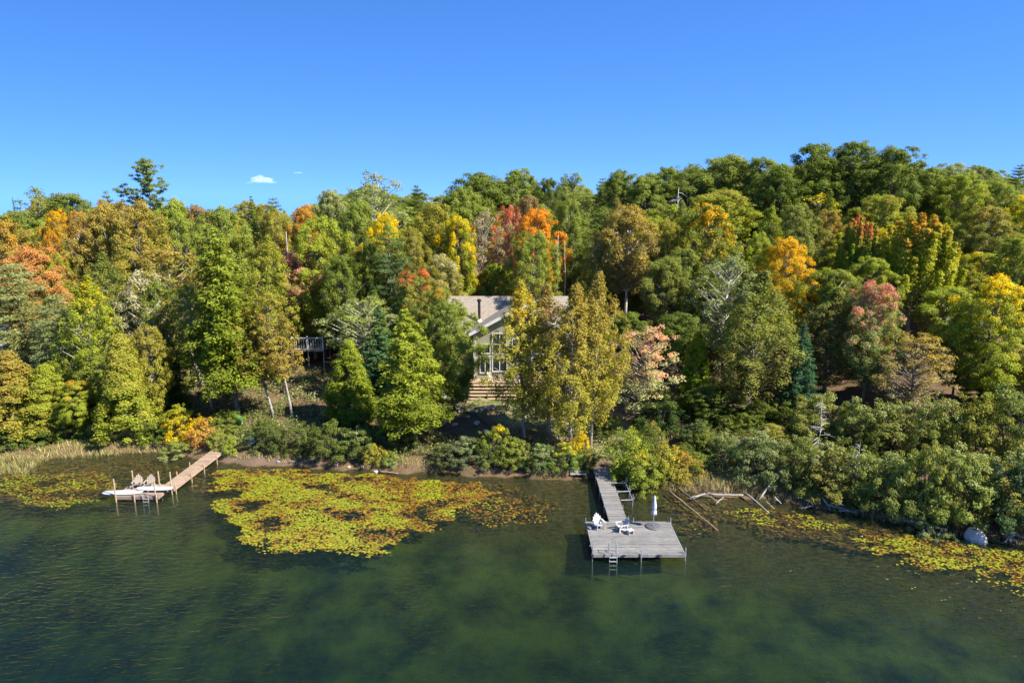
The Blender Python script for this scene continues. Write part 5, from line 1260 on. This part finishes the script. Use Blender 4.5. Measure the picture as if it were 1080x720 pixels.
# ------------------------------------------------------------ dead trees
def snag(px, pyb, pyt, Y, label, nb=16, r0=0.14, lean=0.0, spread=1.2, col=(0.42,0.39,0.36), seed=1):
    top = at_y(px, pyt, Y); x = top[0]; zb = g(x, Y); h = top[2]-zb; R = random.Random(seed)
    t = thing("dead_tree", label, "tree", (x, Y, zb), 0, 'dead trees'); m = simple("grey_deadwood", col, 0.85, 0.3, 4, (2,2,.6), 0.4)
    k = MB(); pts = [(lean*h*(i/7-1)+0.06*math.sin(i*1.7), 0.05*math.cos(i*2.1), h*i/7-(0.3 if i == 0 else 0)) for i in range(8)]
    k.tube(pts, [r0*(1-0.8*i/7) for i in range(8)], 8); k.build("trunk", m, t, True); k = MB()
    for i in range(nb):
        z = h*(0.45+0.52*i/nb); b = lerp_pts(pts, z); a = R.uniform(0, 6.28); L = spread*R.uniform(0.5, 1.1)*(1.1-0.6*i/nb)
        e = (b[0]+math.cos(a)*L, b[1]+math.sin(a)*L, b[2]+R.uniform(-0.5, 0.3)*L); mid = ((b[0]+e[0])/2, (b[1]+e[1])/2, (b[2]+e[2])/2+0.12*L)
        k.tube([b, mid, e], [0.035, 0.025, 0.008], 5, False)
        for q in range(2):
            d = (R.uniform(-.35,.35)*L, R.uniform(-.35,.35)*L, R.uniform(-.4,.1)*L); k.tube([mid, (mid[0]+d[0], mid[1]+d[1], mid[2]+d[2])], [0.016, 0.006], 4, False)
    k.build("branches", m, t, True)
snag(868, 480, 420, 56, "grey dead snag with bare drooping twigs among the alders", 22, 0.08, 0.0, 1.3, seed=2)
snag(908, 500, 466, 52, "small bare grey shrub snag low in the alder thicket", 18, 0.05, 0.0, 1.0, seed=3)
snag(302, 300, 244, 97, "tall pale branchless dead trunk left of the round yellow-olive maple", 4, 0.16, 0.01, 0.5, (0.45,0.42,0.38), seed=4)
snag(716, 262, 198, 112, "bleached dead crown standing out below the centre-right skyline", 26, 0.16, 0.0, 3.4, (0.5,0.49,0.46), seed=5)
snag(589, 300, 248, 90, "bare pale trunk at the left side of the dark gap", 5, 0.13, 0.01, 0.8, (0.45,0.42,0.38), seed=6)
snag(596, 300, 254, 91, "thin pale trunk standing inside the dark gap", 4, 0.10, -0.01, 0.6, (0.42,0.39,0.36), seed=7)
snag(109, 250, 240, 90, "leaning white dead trunk below the olive maples on the left", 5, 0.13, -0.16, 0.6, (0.55,0.52,0.48), seed=9)

# ------------------------------------------------------------ clouds (puffs of real vapour far off)
def cloud(px, py, W, Hh, label, seed, dens):
    D = 4000; c = at_y(px, py, D); m = bpy.data.materials.new("vapour"); m.use_nodes = True; n = m.node_tree; n.nodes.clear()
    o = N(n, "ShaderNodeOutputMaterial"); pv = N(n, "ShaderNodeVolumePrincipled"); pv.inputs['Color'].default_value = (1, 1, 1, 1); pv.inputs['Density'].default_value = dens
    pv.inputs['Anisotropy'].default_value = 0.0; n.links.new(pv.outputs[0], o.inputs['Volume'])
    bm = bmesh.new(); R = random.Random(seed)
    bmesh.ops.create_icosphere(bm, subdivisions=4, radius=1)
    for v in bm.verts:
        q = v.co.copy(); f = 1+0.5*mnoise.noise(q*1.6+Vector((seed, 0, 0)))+0.25*mnoise.noise(q*4+Vector((seed, 3, 0)))
        v.co = Vector((q.x*W/2*f, q.y*W/3*f, q.z*(Hh/2)*f*(1.2 if q.z > 0 else 0.6)))
    me = bpy.data.meshes.new("cloud"); bm.to_mesh(me); bm.free(); me.materials.append(m); ob = bpy.data.objects.new("cloud", me); COL.objects.link(ob); ob.location = c
    ob["kind"] = "structure"; ob["label"] = label
cloud(275, 190.5, 120, 42, "small white puff of cloud low over the left treeline", 1, 0.016)
cloud(284, 192.5, 80, 14, "thin white wisp beside the cloud puff", 2, 0.010)
cloud(263, 193, 40, 14, "faint wisp left of the cloud puff", 4, 0.007)
cloud(314, 182.5, 60, 10, "faint wisp of cloud right of the puff", 3, 0.008)
print("objects", len(bpy.data.objects))
